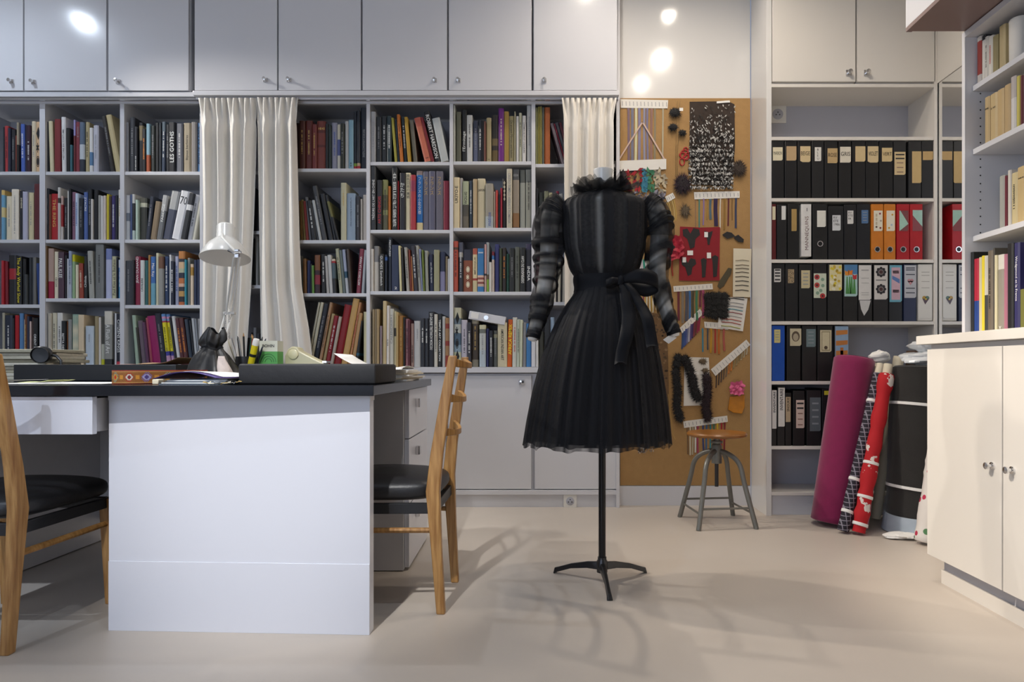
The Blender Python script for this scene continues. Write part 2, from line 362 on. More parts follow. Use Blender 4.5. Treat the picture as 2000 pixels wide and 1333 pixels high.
# ------------------------------------------------------------------ file unit (binders) with wall cabinets above
YA, YAB = 3.50, 3.77
FX0, FX1 = PX(1507, YA), PX(1825, YA)
t = thing('file_shelf', ((FX0 + FX1) / 2, 3.6, 0), 'tall white shelf unit holding rows of box files', 'shelf unit')
MB().box(1.163, FX0, YA, YAB, 0, CEIL).build('side_panel', 'gloss_wall', t, bevel=.001)
MB().box(FX1, 2.084, YA, YAB, 0, CEIL).build('side_panel', 'cream_lacquer', t, bevel=.001)
MB().box(FX0, FX1, YAB - .012, YAB, .0, CEIL).build('back_panel', 'shelf_back', t)
FROWS = [267, 387, 507, 628, 745, 872, 962]
for y in FROWS: MB().box(FX0 + .0005, FX1 - .0005, YA + .003, YAB - .012, PZ(y + 6.5, YA), PZ(y, YA)).build('shelf_board', 'cream_lacquer', t, bevel=.001)
MB().box(FX0, FX1, YA + .002, YAB - .012, PZ(170, YA), PZ(163.5, YA)).build('top_rail', 'cream_lacquer', t)
MB().box(FX0, FX1, YA + .03, YA + .045, 0, PZ(968.5, YA)).build('plinth', 'shelf_white', t)
for x0, x1, kx, lab in ((1508.5, 1671, 1657, 'cream wall cabinet over the box files, next to the pinboard'), (1674.5, 1827, 1692, 'cream wall cabinet over the box files, next to the mirror')):
    X0, X1 = PX(x0, YA), PX(x1, YA); u = thing('file_wall_cabinet', ((X0 + X1) / 2, YA + .1, PZ(160, YA)), lab, 'cabinet', 'wall cabinets over the box files')
    MB().box(X0, X1, YA + .022, YAB - .013, PZ(163, YA), CEIL - .01).build('body', 'lacquer_dull', u)
    dr = MB().box(X0, X1, YA, YA + .02, PZ(159.5, YA), CEIL - .01).build('door', 'cream_lacquer', u, bevel=.0015); knob(dr, (PX(kx, YA), YA, PZ(143, YA)), .03)
socket(PX(1520, 3.74), YAB - .012, PZ(222, 3.74), 'white round-dial wall timer socket inside the empty top compartment', .05)
# mirror on the side wall next to the file unit, painted panel above it
mt = thing('wall_mirror', (2.095, 3.0, .05), 'tall frameless mirror reflecting the box files', 'mirror')
MB().box(2.088, 2.108, 2.50, 3.50, .05, PZ(163, YA)).build('mirror_glass', 'mirror', mt)
struct(MB().box(2.084, 2.108, 2.50, 3.77, PZ(162.5, YA), CEIL).build('trim_5', 'cream_lacquer'), 'cream wall panel above the mirror', 'trim')

# ------------------------------------------------------------------ counter with cupboards, shelves and overhead cabinet on the right wall
YE = 2.48; Y0 = .75
tag(MB().box(1.397, 2.09, Y0, YE + .005, .886, .919).build('long_counter', 'cream_lacquer', bevel=.002), 'thick cream counter top above the cupboards', 'counter')
ZD0, ZD1 = .102, .867
yy = [2.436, 2.028, 1.618, 1.208, .80]
CL = ['cream counter cupboard with a round chrome knob, beside the fabric rolls', 'cream counter cupboard whose knob sits next to the cupboard by the fabric rolls', 'cream counter cupboard further along the wall from the fabric rolls', 'cream counter cupboard at the far end of the counter from the mirror']
for i in range(4):
    a, b2 = yy[i + 1], yy[i]
    t = thing('counter_cupboard', (1.7, (a + b2) / 2, 0), CL[i], 'cabinet', 'cupboards under the counter')
    MB().box(1.432, 2.085, a, b2 + (0.008 if i == 0 else -.0005), ZD0 + .002, .885).build('body', 'lacquer_dull', t)
    dr = MB().box(1.41, 1.43, a + .004, b2 - .002, ZD0, ZD1).build('door', 'cream_lacquer', t, bevel=.0015)
    ky = a + .045 if i % 2 == 0 else b2 - .045
    knob(dr, (1.41, ky, .486), .024, '-x')
struct(MB().box(1.46, 2.085, Y0, 2.41, 0, .1).build('baseboard_counter', 'shelf_back'), 'recessed grey plinth under the counter cupboards', 'baseboard')
struct(MB().box(1.45, 1.46, Y0, 2.412, 0, .05).build('trim_6', 'cream_lacquer'), 'cream strip along the foot of the counter plinth', 'trim')
t = thing('counter_shelf', (1.8, 1.6, .919), 'white adjustable book shelves standing on the counter', 'shelf unit')
MB().box(1.569, 2.085, 2.462, 2.48, .919, 2.073).build('end_panel', 'lacquer_dull', t, bevel=.001)
MB().box(1.569, 2.085, Y0, Y0 + .018, .919, 2.073).build('end_panel', 'lacquer_dull', t, bevel=.001)
MB().box(2.075, 2.086, Y0 + .018, 2.462, .919, 2.073).build('back_panel', 'lacquer_dull', t)
CS = [1.296, 1.625, 1.865]
for z in CS: MB().box(1.598, 2.075, Y0 + .02, 2.461, z - .02, z).build('shelf_board', 'lacquer_dull', t, bevel=.001)
MB().box(1.569, 2.075, Y0 + .018, 2.462, 2.05, 2.073).build('top_board', 'lacquer_dull', t, bevel=.001)
b = MB()
z = 1.31
while z < 1.86:
    b.lathe([(.0001, .0004), (.003, .0004), (.003, 0)], (1.628, 2.4618, z), 8, ax=(0, -1, 0)); z += .031
b.build('peg_hole_row', 'plastic_black', t)['kind'] = 'stuff'
t = thing('overhead_cabinet', (1.7, 1.6, 2.075), 'white overhead cabinet with a brownish underside above the counter shelves', 'cabinet')
MB().box(1.35, 2.086, Y0, 2.47, 2.09, CEIL - .005).build('body', 'lacquer', t)
MB().box(1.35, 1.372, Y0, 2.47, 2.0745, 2.0895).build('bottom_edge', 'soffit_brown', t)
MB().box(1.374, 2.086, Y0, 2.468, 2.0765, 2.0895).build('underside', 'soffit_brown', t)
# ------------------------------------------------------------------ books
# per shelf: "left right top colour[/second colour:share of the upper one ...] lean |lettering|ink|direction|centre|length|height"  (pixels of the photo)
# lettering '~' = lettering too small to read, direction u/d = running up/down the spine, v = stacked, h = across
BOOKS = {
'b0.0': "0 4 246 22242c; 4.5 12 244 a8383c -1 |~|k; 12.5 18 249 262c40 |~|b; 18 25 251 2a2a30 |~|g; 25.5 28.5 263 7a3a2c; 28.8 33.5 238 9a907c/25211f:.45 0; 35 43 240 4a64b0 -1 |~|w; 43.3 48 242 2a2030 |~|w; 48.3 55.5 243 33182a |~|w|d|.55|.4; 57 65.5 235 d6c8ac |~|g; 65.8 75.5 236 d8b48c |◆\\n✱\\n◉|k|v|.5|.8|.8",
'b1.0': "84 90 236 30323c |~|g; 93 101 235 d4c9a6 -3; 102.5 114 231 7c2a2e 0; 117 125.5 227 e0dedc -1.5 |HISTOIRE DU COSTUME|k|u|.5|.55|.35; 126.5 134 249 121214; 134.3 138 282 3f7280; 138.3 142.5 232 9a92c4/6d3034:.3; 142.8 152 236 80303a 0 |~|g|d|.2|.2; 153.2 163 238 58687c/c0c6cc:.45/2c3440:.3; 163.4 170.8 237 b4a67e |~|k; 170.9 177.4 248 e6e4e0/5b82a8:.55/e0e0de:.3; 177.8 188 243 c2c2cc |~|g; 213 221 226 302b28 -18 |~|g; 222 233 223 c8b78a -20",
'b2.0': "242.5 247.4 237 96969a; 249 259 227 36383e |~|g; 259.3 265 246 2a2c34 |~|w|d|.8|.3; 266.2 275 237 16161a/8a7a58:.06/16161a:.3 0; 275.4 282.8 251 1a1a1e |~|o; 284 291.3 241 8fb4c2/a8502a:.65 0; 291.6 299.5 244 2a302c |~|g; 300 307 238 14151a; 307.3 312 238 18222c; 312.4 319.5 236 55646f/2c3a50:.2 1 |~|w; 320 327.4 241 17181d |~|g; 328 340.8 238 131317 0 |LES GOTHS|w|u|.5|.62|.62; 341 354.4 240 6f7076 0 |~|w; 355 369.5 238 a89a80 0 |Bijoux berbères|k|u|.5|.5|.4; 371 381 237 8a8480; 381.4 390 238 5f86b0 0 |BIJOUX ARABES|k|u|.45|.75|.6",
'b0.1': "0 6.4 371 d8b870/6ea4c4:.1/d8c890:.25/6ea4c4:.2; 7 19 382 e4d8bc 0 |~|g; 19.3 33 369 e8decb 0 |~|g|d|.5|.75; 33.4 41 371 20222a |~|c|d|.25|.2; 41.5 51 374 b4b4c8; 51.3 61 375 d4c8a0 |~|g; 62.5 76.5 358 5e2228",
'b1.1': "84 92 367 22252b |~|g; 92.4 97.4 379 6d3a24; 97.7 110 378 a8161e 0 |THE RING|y|d|.42|.6|.5; 110.6 116 366 cfccc6/34302e:.2/c8c4c0:.1; 116.2 119.6 382 cdb0a8/a02a30:.2/d8d0cc:.5; 119.8 127 385 1f1f23 |~|g; 127.4 131 372 e0dcd4; 131.2 136 368 1b1e26; 136.2 144 374 8a6276 0 |~|k; 144.3 150.3 377 c8d8ec 0 |~|b; 150.6 158 386 232830 |~|g; 158.4 166.2 374 5068a4 0 |ZYACRE|w|d|.25|.3|.5; 166.5 174 367 1c2026 |~|g; 174.2 177.6 388 dedad4; 177.8 186.4 369 17181c; 187 193 380 a6a49c; 193.3 198.2 382 dcdad6 |~|k; 198.4 203 381 dcd0c8 |~|r; 203.3 208.4 378 dcc83a 0 |~|k; 208.6 213 382 4a3c28; 213.3 220.8 381 3e346e |~|w; 221 226 380 24282c; 226.5 233.6 369 e0dcd4 0 |MATTIOLI|y|d|.35|.35|.5",
'b2.1': "242.5 250 380 cfcfd0/78808a:.4/c6c8c8:.18; 250.4 256 379 4b5a80; 256.3 262 379 c8c8c4/22262a:.2/b8c6c0:.6; 262.4 268 390 bcd0c0; 268.2 282 385 57564a/c8c6ac:.12/3c3c34:.1 0; 282.5 290.5 383 2a3040 9 |~|g; 291 302.5 392 86745c 11; 303.5 314 380 b0b0ae/6c6e70:.35 13 |FABERGÉ|w|u|.4|.4|.5; 314.5 331 371 aeaeac/474b5c:.38 19; 331.5 350 370 d8d8da 20 |70|k|h|.2|.75|.16; 350.5 361.5 376 2c2e33/d4d4d4:.25/26282c:.12 18; 362 371.5 378 b8b8bc 16 |~|k; 372 377.5 378 c6c4b4 16",
'b0.2': "0 5 509 b02430; 5.3 11 510 82202c -1 |~|w; 12.5 27 498 191a1d/a02028:.27/191a1d:.22 0; 27.4 38.5 500 141414 0 |The Andy Warhol Show|Y|d|.5|.94|.72; 38.8 45 505 1c1d20; 45.3 51 536 3f4344 |~|w; 51.3 57 502 2c3036; 57.2 62 501 5a5c5e; 62.3 67 502 77746e; 69 76.5 514 22407e -4",
'b1.2': "84 89.6 480 6e5230; 90.4 101 485 b09488/9a1c3c:.66 0; 101.3 110 491 e6dcc0 0 |CECCHI|k|d|.65|.2|.4; 110.4 121.4 492 4e3846 0 |PAUL KLEE|w|d|.35|.42|.6; 121.6 127 498 27262c; 127.2 130 505 d8dae0; 130.3 136.4 490 9aa8c4/b4bccc:.3 0 |~|k; 138 143 497 c8c41e/96b48c:.16 0; 143.4 149.4 517 e0d8bc; 151.3 159.8 514 96402e -1.5 |~|c; 160.4 167.2 500 26282a 0 |Chillida|w|u|.6|.27|.6; 171 181 490 a6a69e -3.5 |~|k; 183.5 199 477 787a78 0 |~|k; 202 213.4 485 7a86b8/b8bcd8:.22 0; 214.4 223.4 500 c4c09c 0 |Paul Klee et le Bauhaus|k|u|.5|.84|.6; 223.7 226.6 502 1e2230; 227 233.6 507 c4ccd4/2a6ca8:.2/3a86b0:.3 0 |~|w",
'b2.2': "242.5 255 509 3e4046 0 |~|g; 255.4 259.6 508 2e3036; 260 270 500 8e2844 0 |JEAN DUNAND|w|u|.28|.54|.6; 270.3 278.3 508 d2d6d4 0 |CAVALIERE|k|u|.55|.3|.5; 278.6 286 508 2f6464; 287 291.3 498 a4783e; 292 301 501 3a68a8/6aa0b4:.55 0 |Man Ray|w|d|.28|.28|.7; 302 307.5 494 c8c4a8; 307.8 317.8 501 6a4a38/8c8c88:.25 0; 318.3 325.6 500 2a3e62 |~|w; 326.6 330.6 497 d0d2d4; 331 337.6 510 242a3c |~|w; 338.2 345 500 a4a8c0 0 |~|b; 345.4 358 490 b4763c/2e2e38:.14/c8a884:.06/a8aa90:.12/242838:.08/b46a3a:.1/cca890:.1/303038:.06/b08a50:.08/26242c:.1/a85a30:.1 0; 358.2 362 507 2f8a9c; 362.3 367 503 8e908a; 368 374.2 515 d4bca0/a88038:.08/d8c4ac:.2 0; 375 380.4 507 24304c |~|w; 380.7 386.2 506 242e48 |~|w; 387 390 504 aaa8bc",
'b0.3': "0 5 611 aaa692; 5.4 20 616 1d2638 0 |~|w; 20.3 24 622 26282e; 24.5 32.4 616 a8101c 0; 33.4 41 612 5a86b4 0; 41.6 44.6 624 d8cfc8; 44.8 50 614 6e4028 0 |~|y; 50.3 54 618 2a3048; 54.3 57.4 628 d8c0b8; 57.8 62 620 3a2620; 62.3 71 622 1b1c1e 0 |ORIENT ET CHINE|w|d|.6|.55|.5; 71.3 76.5 628 2c2e30",
'b1.3': "90 97 612 b8b0a0; 97.3 105 611 cfc8b0 0 |~|k; 105.3 116 611 d8d6d0 0 |~|k|d|.4|.3; 117 125 627 1b2024 0 |RETTA DERNI|w|d|.5|.45|.5; 125.2 128 628 7c4a24; 128.4 135.4 624 8e908e; 136 149.6 614 8aaa98/7a98a8:.86 0 |✱✱✱✱✱|c|v|.45|.85|.75; 150 161 615 d8c4a4 0; 165 180.4 637 bcc8d2 0 |~|g|d|.3|.2; 181 188.4 618 9c8e6c; 188.6 193 620 dad4cc; 193.4 200.4 618 4a4840/b8b8a8:.55/b8b820:.3 0; 201.4 216 608 cfcabc/8e8e88:.24/2c2c2c:.62 0 |A Flush of Art|w|d|.5|.52|.55; 216.4 219.8 612 3a3634; 220 223.6 612 dcdcdc; 224 233.6 613 1b1e2a/c83848:.9/1b1e2a:.06 0 |CITIZENS KINGS|w|d|.42|.62|.55",
'b2.3': "261 268 616 a2b6a0 -8; 268.4 273 640 38362e -8; 273.4 283 627 6a5a64 -9; 283.3 289 630 5e3a58 -9; 289.3 294.4 621 a04858 -10; 294.8 311 618 920a58 -13 0; 311.4 322.8 613 1f2330 -13 |~|g; 324 331.6 614 5a86b8/c888a8:.05/7a9ac0:.04/a03050:.04/d8cc22:.03/3a3a90:.55/b890b0:.08 -12 |~|k|d|.5|.5; 332 338.6 614 5a86b8/c888a8:.05/7a9ac0:.04/a03050:.04/d8cc22:.03/3a3a90:.55/b890b0:.08 -12 |~|k|d|.5|.5; 339 342.6 620 2a2c34 -13; 343 350 618 d4d4d2 -13; 350.6 358.6 622 4e2228 -12 |~|o; 359 367 622 522a2a -12 |~|o; 367.6 374.6 624 2f3a48 -11; 375 379 626 22242a -10; 379.4 382.6 622 a4a8ac -9; 382.8 385.6 622 b0b4b8 -9; 385.8 388.6 623 9ea2a8 -9; 388.8 390 623 c0c2c4 -3",
'bg.1': "478 486 362 2c2e32 4; 486.5 494 366 20242a 2; 494.5 500 384 34363a; 500.4 505 378 242428",
'bg.2': "480 486 470 6c6e5e; 486.4 490 462 8e8e8a; 490.4 496 466 363838; 496.3 501.4 460 b6b6b4 -1; 501.7 506 472 56564e",
'bg.3': "478 487 660 23252b; 487.4 492 650 2d2d31; 492.4 498.4 640 84868a; 498.8 506 652 2e2e32",
'b3.0': "572 583 238 3a1a14; 583.2 594.6 235 4c2418 0 |~|y; 595 608 234 5a2018 0 |~|y; 608.4 617.4 242 6a2824 0 |~|y; 617.8 634 235 6a2c22/54201a:.2/72342a:.05/54201a:.25/72342a:.05 0 |~|y|h|.16|.6|.06; 634.4 640 240 1c2024; 640.2 645.6 243 1d2b28 |~|g; 646 657 238 8c8c9c 0 |~|b; 657.4 664 242 c2bca8/4a5484:.34/c0bcb0:.36 0; 664.3 671.4 240 23281f |~|g; 672 679 235 b6b6b4 0; 679.4 688.8 233 7fa4b4 0 |~|k|d|.92|.1; 689 695.4 215 161c26/7a9a2c:.9/a01c2c:.05 0; 695.6 702 215 161c26/a89070:.9/a01c2c:.05 0; 702.4 715 208 171e2b 0 |PEINTURE DE LA RENAISSANCE ITALIENNE|g|d|.58|.45|.35",
'b3.1': "584 590 391 6b4e22 -3 |L'ORIENTALISTE|c|u|.7|.5|.7; 590.5 595 389 7a6a3c -5; 595.4 601 392 7a2018 -6; 601.4 607 384 56565a -8 |~|w; 607.4 617 392 1d1e22 -10 |~|w; 617.4 621 400 26282c -11; 621.4 627 391 b2b6b6 -14; 627.4 637 363 3c3e42 -20 |~|g; 639.4 649 378 1b1e24 -17.5; 650 655 380 202226 -17.5; 656 661 393 6e6c3a/1e1e20:.4 -20 |~|w; 664 674.6 356 c2bd9e 0 |~|y|d|.25|.3; 675 692 376 90a2b4 0 |La Tapisserie de Bayeux et le temps|k|d|.4|.6|.2; 693 701 382 34343a |~|g; 702 706.6 387 bcb4a8; 708 715.4 380 b0a8a0",
'b3.2': "577 590 500 3b3a32; 590.4 596.6 505 7c5a38 -1; 597 603 508 2a3460; 603.4 607 515 2a2c30; 607.2 612 518 72a04c -1; 613 623 498 7a4e34/3c2830:.4/8a2c3c:.12/3a2830:.25 0; 625 635 496 222224 -1 |~|w; 636.4 642 500 bcb8b4 -4 |~|r; 643 650 498 c8c8c6 -5; 649 656 506 c8bca8/a02830:.06/4a5c64:.06/242628:.45 -3; 660.4 667 485 b4b498 -8 |~|k; 667.3 673.4 488 66706c -8; 673.8 680 487 a2aac0/2a5068:.5/c0c2c6:.15 -8; 680.4 686 486 453a34 -6 |KISS|w|d|.35|.25|.6; 694 702.5 485 8a3848 7 |ARTS DECO A LA PIANA|w|u|.5|.65|.5; 705 710 488 9ea4aa 5.6",
'b3.3': "596 600 590 b4b09c 24; 601 607 590 c8c4ac 24; 607.4 617 592 1a1e28 24 |~|g; 618.4 624 590 a88464 24 |~|k; 625.4 632 612 a89468 20; 632.4 641 616 8c1420 19 |~|w; 642.4 648 618 b8aca0 18.4; 649 663 594 85060f 23; 664 676 582 c49c5e 25; 677.4 682 590 bc8458 22.5 |~|r; 683.4 690 611 b89060 17; 691 697 626 1c1c20/2a5c74:.7/1e2020:.06 10; 708 715.4 609 d8cfa4 0",
'b4.0': "723 732.5 217 a6a6a8 0 |~|g; 733 743 226 23262a 0 |~|g; 743.4 753.4 224 23272b 0 |~|w; 754.5 763.6 225 1d3138 0 |~|w; 770 775 229 9a9438 -7; 775.4 780 232 22303c -6 |~|g; 781 787 223 bc6a20 -7 |~|k; 787.4 795 226 1f3034 -6 |~|w; 796 802.4 228 b08c2a -7; 806 814 233 6c685c -8; 829 842 230 b85a48/c26a50:.2 -21 |~|k|h|.92|.4|.03; 842.3 848 229 70101f -22; 848.4 860 217 15151a -22 |ROBERT HARDSON|w|d|.5|.86|.62; 861 876.4 231 b8bcba -18",
'b4.1': "723 733 323.4 343639 0 |TRÉSORS DE L'ART EN CHINE|w|u|.53|.63|.58; 735 745.4 351 1c1b1e 0 |ARTS CHINOIS|r|u|.6|.55|.55; 746 756 350 7c7c4a/504c30:.3/868858:.3/54513a:.1 0 |~|k; 756.3 761.6 362 c8742c 0 |~|w; 765 775 325 1d1f1e 0 |中\\n国\\n历\\n代\\n服\\n饰|w|v|.52|.86|.66; 775.3 777.6 352 9c1820; 780 790.4 337 1a1922 0 |か\\nた\\nち|w|v|.3|.26|.8; 791 800.6 336 e2d8b4 0 |原\\n色\\n日\\n本\\nの\\n美\\n術|k|v|.24|.42|.66; 801.4 811 341 a83038/8a2a48:.1/a83038:.2 0; 812 824.2 332 8a7a78/1e6ab0:.07/e0cf9c:.8 0 |フ\\nラ\\nン\\nス\\nの\\n小\\n花\\n文\\n様|w|v|.42|.62|.5; 825 836.6 333 605f70 0 |フ\\nラ\\nン\\nス|y|v|.25|.3|.55; 837 849 333 5c5b70 0 |フ\\nラ\\nン\\nス|y|v|.25|.3|.55; 850 864.4 333 66626e 0 |フ\\nラ\\nン\\nス|y|v|.25|.3|.45; 865 876 352 7e1830 0",
'b4.2': "723 728.4 486 d8d2c8; 729 738.4 480 8c8a88/d8cfc0:.35 0; 740 749 496 2c2b28 0 |GUIDES Sandwich|w|d|.45|.8|.5; 750 755 497 222a3c/3c62a0:.06/1d2432:.1; 756.4 763.6 463 1f2430 0 |PEINTURES|w|d|.2|.3|.4; 764 780 478 27324e 0 |2|w|h|.93|.3|.05; 780.4 784.6 480 d8d0a0 -3; 785 789.4 484 2a2624 -3 |~|y; 793 799 483 a8a49c -5 |~|k; 799.4 804 487 8a3a24 -4; 804.2 806.6 500 c88450 -3; 808 815.6 480 2e2c36 -6 |~|w; 816.4 822 479 a8a69c -6 |~|k; 822.4 826 486 8a90b0 -5; 826.2 829 488 6a7a34 -3; 829.4 836 489 a4a69c -2; 838 846.6 496 1e2440 -2 |aux offices du tapisse|w|d|.5|.55|.45; 847 857.2 488 9c9a7a 0; 858.2 868 491 29324e/8886a8:.5 0; 869 873 500 9c8a6c; 873.3 877.6 505 cccac8",
'b4.3': "725.5 730 604 a89470; 730.4 735 604 a48e6c; 735.3 740 604 a89068; 741.4 745.4 637 8a7a80; 746 753 588 c8b488 1; 753.4 758.6 597 dcd6d0 1 |~|k|d|.6|.1; 759 767 603 d6d4c8 0 |CALENDRIERS|g|u|.35|.5|.5; 768 773 608 c4b890/3a3428:.3/c4b890:.15; 773.4 777.4 610 b89c68; 777.7 786.6 617 9c6c2c 0 |~|y; 787.2 790 620 242426; 790.4 797.4 623 9a6468 0 |~|k; 797.7 800.4 624 56202c; 800.6 807.4 632 a8887c 0 |~|k|u|.7|.4; 807.8 820.4 627 bcbcba 0 |~|g|d|.3|.25; 821 828.4 622 272a32 0 |~|w|d|.35|.3; 828.6 836 622 272a32 0 |~|w|d|.35|.3; 836.4 847 609 1b1d26 0 |LA GALERIE TRETIAKOV MOSCOU|w|d|.36|.66|.5; 847.4 854 614 c8c4b8 0 |~|k; 854.3 862 613 1d1f22 0 |TEMPLE ART COLLECTION|w|d|.5|.78|.5; 862.6 869 618 c4c4c0; 869.4 877.4 621 a0764c/8c3020:.12/a07a50:.1/8c3020:.25/a07850:.1/8c3020:.2 0",
'b5.0': "885.5 889 205 b8b8ac; 890.4 899.6 217 5e5e4c 0; 901 910.6 212 1b1b1e 0 |l'Ermitage|w|u|.6|.38|.75; 911 922 223 c2c2be 0 |~|k; 923.4 933 233 2f3448/565c74:.3 0 |~|g; 934 940.8 233 232630 |~|w; 941.2 944.8 233 1d1d22; 945 948.6 236 6e4438 0; 949.4 959 228 a89a74 0 |~|k|h|.94|.3|.02; 960 972.4 222 26221e/6c5c3c:.5/2c241c:.15/66542e:.1 0; 973.2 984 210 6a1e78 0 |~|c; 984.4 993.6 216 9c7e38 0; 994 1004 225 8e8460 0 |On ancient Mirrors and fashion|k|d|.5|.82|.5; 1004.4 1007 217 aaa488; 1008 1013 226 cccac8 |~|k; 1013.4 1019 219 b0b09a 0 |~|k; 1020 1027 225 cac8c6 0 |CARMEN SILVA ET COULEURS|k|d|.48|.66|.45; 1029 1038 203 bcbcbc 0 |~|g",
'b5.1': "885.5 896.8 346 e0cfa8 0 |UKIYO-E|k|u|.34|.34|.55; 897.1 902.6 346 b4b0ac; 903 914.8 353 aab090/4e4a40:.5/6a6254:.25 0 |WOU-KI|k|u|.36|.26|.5; 916.4 922 352 2a3848 0 |~|w; 923.4 931 349 b8a27e; 932 947 347 cfc4a4 0 |JAPON|k|h|.24|.85|.06; 948 963 358 9a9486/a8b0b4:.74 0 |matisse|b|u|.8|.3|.45; 963.3 967.6 373 bca892; 968 972 371 b44038 0; 972.4 976.4 378 1f2024 |~|w; 976.7 980.6 366 9c2438; 981 988.6 347 1b1416 0 |❖\\n❖\\n❖\\n❖\\n❖|c|v|.25|.4|.5; 989.4 1000 329 c0b8a4 0 |CRISTO TEMPLO HIERAS E ROMANA|g|d|.5|.85|.5; 1001 1013.6 329 4c4e50/948878:.2/8a6440:.63/3c4250:.27 0 |~|g|h|.1|.7|.05; 1015.4 1026 330 565a56/9a9c92:.22 0; 1027 1038 330 5c605e/8e8e82:.22 0 |~|k",
'b5.2': "885.5 894 471 b8503c/5a4030:.12/b8503c:.05 0 |~|k; 895 903.4 473 4c5060/a09c94:.2/33333c:.1 0 |~|w; 904.6 922.4 487 262636/84482c:.26 0 |◉\\n✱\\n◉|c|v|.65|.5|.4; 923 931.6 485 b05844/d8c8a0:.14/a03a34:.55/c8bc94:.05 0 |MÉXIQUE|k|u|.4|.4|.5; 932.4 944.6 485 3878b0/d8b8a4:.62/8c4c44:.05/d8b8a4:.05/8c4c44:.05/c8b0a0:.05/3878b0:.06 0 |~|w|h|.1|.7|.04; 946 949.8 477 c89c98/2a2a30:.62/c0a098:.04; 950 954.4 473 a4aaac/6c5a44:.65/8ab43c:.1; 954.8 960 512 d4d0c8 0 |~|k; 960.3 965 491 70202e/3a70a8:.1/c8b8ac:.1; 966 974.4 476 34386e 0; 975 980 484 3c4430; 980.6 988 483 2a2422 0 |~|o; 988.6 994 495 1f4a3c; 994.6 1005 484 1c1f20 0 |~|g; 1006 1014.4 482 5a5e56 0 |~|k; 1015.6 1026 483 1d2020 0 |DESPERADOS DU CLAN|w|u|.5|.6|.5; 1027 1038 476 36304c/25262e:.12 0 |INDIA|w|d|.62|.3|.5",
'b5.3': "886 899.4 601 c8c4a8/6c7c88:.18/b8bcb4:.1/4c6478:.15/8ca4b4:.2/c4c8a8:.12 0 |◆\\n✱\\n◉\\n◆|k|v|.5|.85|.6; 900.4 912 625 c4bec8 0 |~|k; 912.4 920 630 34343c |~|w; 921 933.6 623 8c8470/43382c:.1/847e6c:.75 0 |~|y|d|.4|.5; 936 948.4 635 c8c4a4/6c7068:.1/bcc0bc:.1/b0bcc4:.4 0 |~|g; 949 954.4 642 2a2e5c; 955 962.6 646 1b1e28 |~|w; 963 970.6 646 4e504c/8e8c74:.1/545854:.1 0 |~|g; 971.4 990 630 d0c6a6 0 |AMERICAN INDIAN ART|k|d|.5|.7|.3; 990.4 999.6 624 c4560e 2 |AFRICA REMIX|Y|u|.42|.64|.72; 1000.4 1008.6 620 c8c8be 1 |~|r; 1009 1014.6 624 b8c0b0 1 |~|k; 1015 1020 625 c8ccb4 1; 1020.4 1027.6 630 8c8c8e 1; 1028 1037.6 632 3c78b0 0 |~|k|d|.2|.1",
'b6.0': "1046 1050.4 209 7c7c50; 1050.7 1054.4 206 8e8440 0; 1054.7 1058.4 206 948a4a; 1058.7 1063 208 5a5e58; 1063.4 1074.4 207 a85a2a 0; 1098 1104 240 7a6e74 -23; 1104.5 1107 240 8a1e38 -23; 1107.4 1114 238 5a5a60 -23; 1114.5 1120 238 5c2430 -23",
'b6.1': "1046 1052 366 1c1c22; 1052.6 1061 375 202624 0 |~|w; 1062.6 1071.4 373 6e7058 0; 1072 1079 376 a8a280; 1079.4 1085 386 3c5c50; 1086 1092 372 8a1838; 1092.5 1100 377 a8a8a4",
'b6.2': "1046 1056 490 6a3440; 1056.4 1066 500 3a3a40; 1066.4 1074 505 9a9a90; 1074.4 1079.6 530 c8c4b8; 1080 1086 520 dad4c8; 1086.4 1089.4 515 2a2422; 1089.8 1095 512 d0c8b4 1; 1095.3 1098 508 24221f 1 |~|w; 1098.4 1103 506 bcb6a8 1",
'b6.3': "1046 1051.6 640 dcdcda; 1052 1062.6 648 36362c 0 |~|g; 1063.6 1075 625 22252a 0 |2|w|h|.08|.3|.06; 1075.4 1083 620 8a9eb4",
}
INK = dict(w='ink_white', k='ink_black', y='ink_gold', g='ink_grey', r='ink_red', c='ink_cream', b='ink_blue', o='ink_orange', Y='ink_yellow')
PAL = {'black': (24, 24, 28), 'charcoal': (52, 53, 56), 'grey': (125, 125, 126), 'silver-grey': (176, 176, 178), 'white': (216, 214, 210), 'cream': (214, 202, 168),
      'tan': (172, 146, 104), 'brown': (96, 62, 44), 'maroon': (96, 30, 38), 'red': (160, 28, 38), 'crimson': (134, 24, 60), 'rose': (160, 96, 100), 'pink': (206, 160, 160), 'orange': (196, 100, 40), 'yellow': (214, 200, 50),
      'olive': (110, 108, 70), 'green': (100, 150, 80), 'dark green': (32, 54, 46), 'teal': (50, 120, 130), 'pale blue': (144, 168, 190), 'blue': (60, 104, 168), 'navy': (34, 44, 72), 'purple': (96, 40, 110), 'lavender': (150, 150, 190), 'plum': (70, 46, 66), 'sage': (160, 180, 158)}
def cname(h):
    r, g, b = (int(h[i:i + 2], 16) for i in (0, 2, 4))
    return min(PAL, key=lambda k: (PAL[k][0] - r) ** 2 + 1.2 * (PAL[k][1] - g) ** 2 + (PAL[k][2] - b) ** 2)
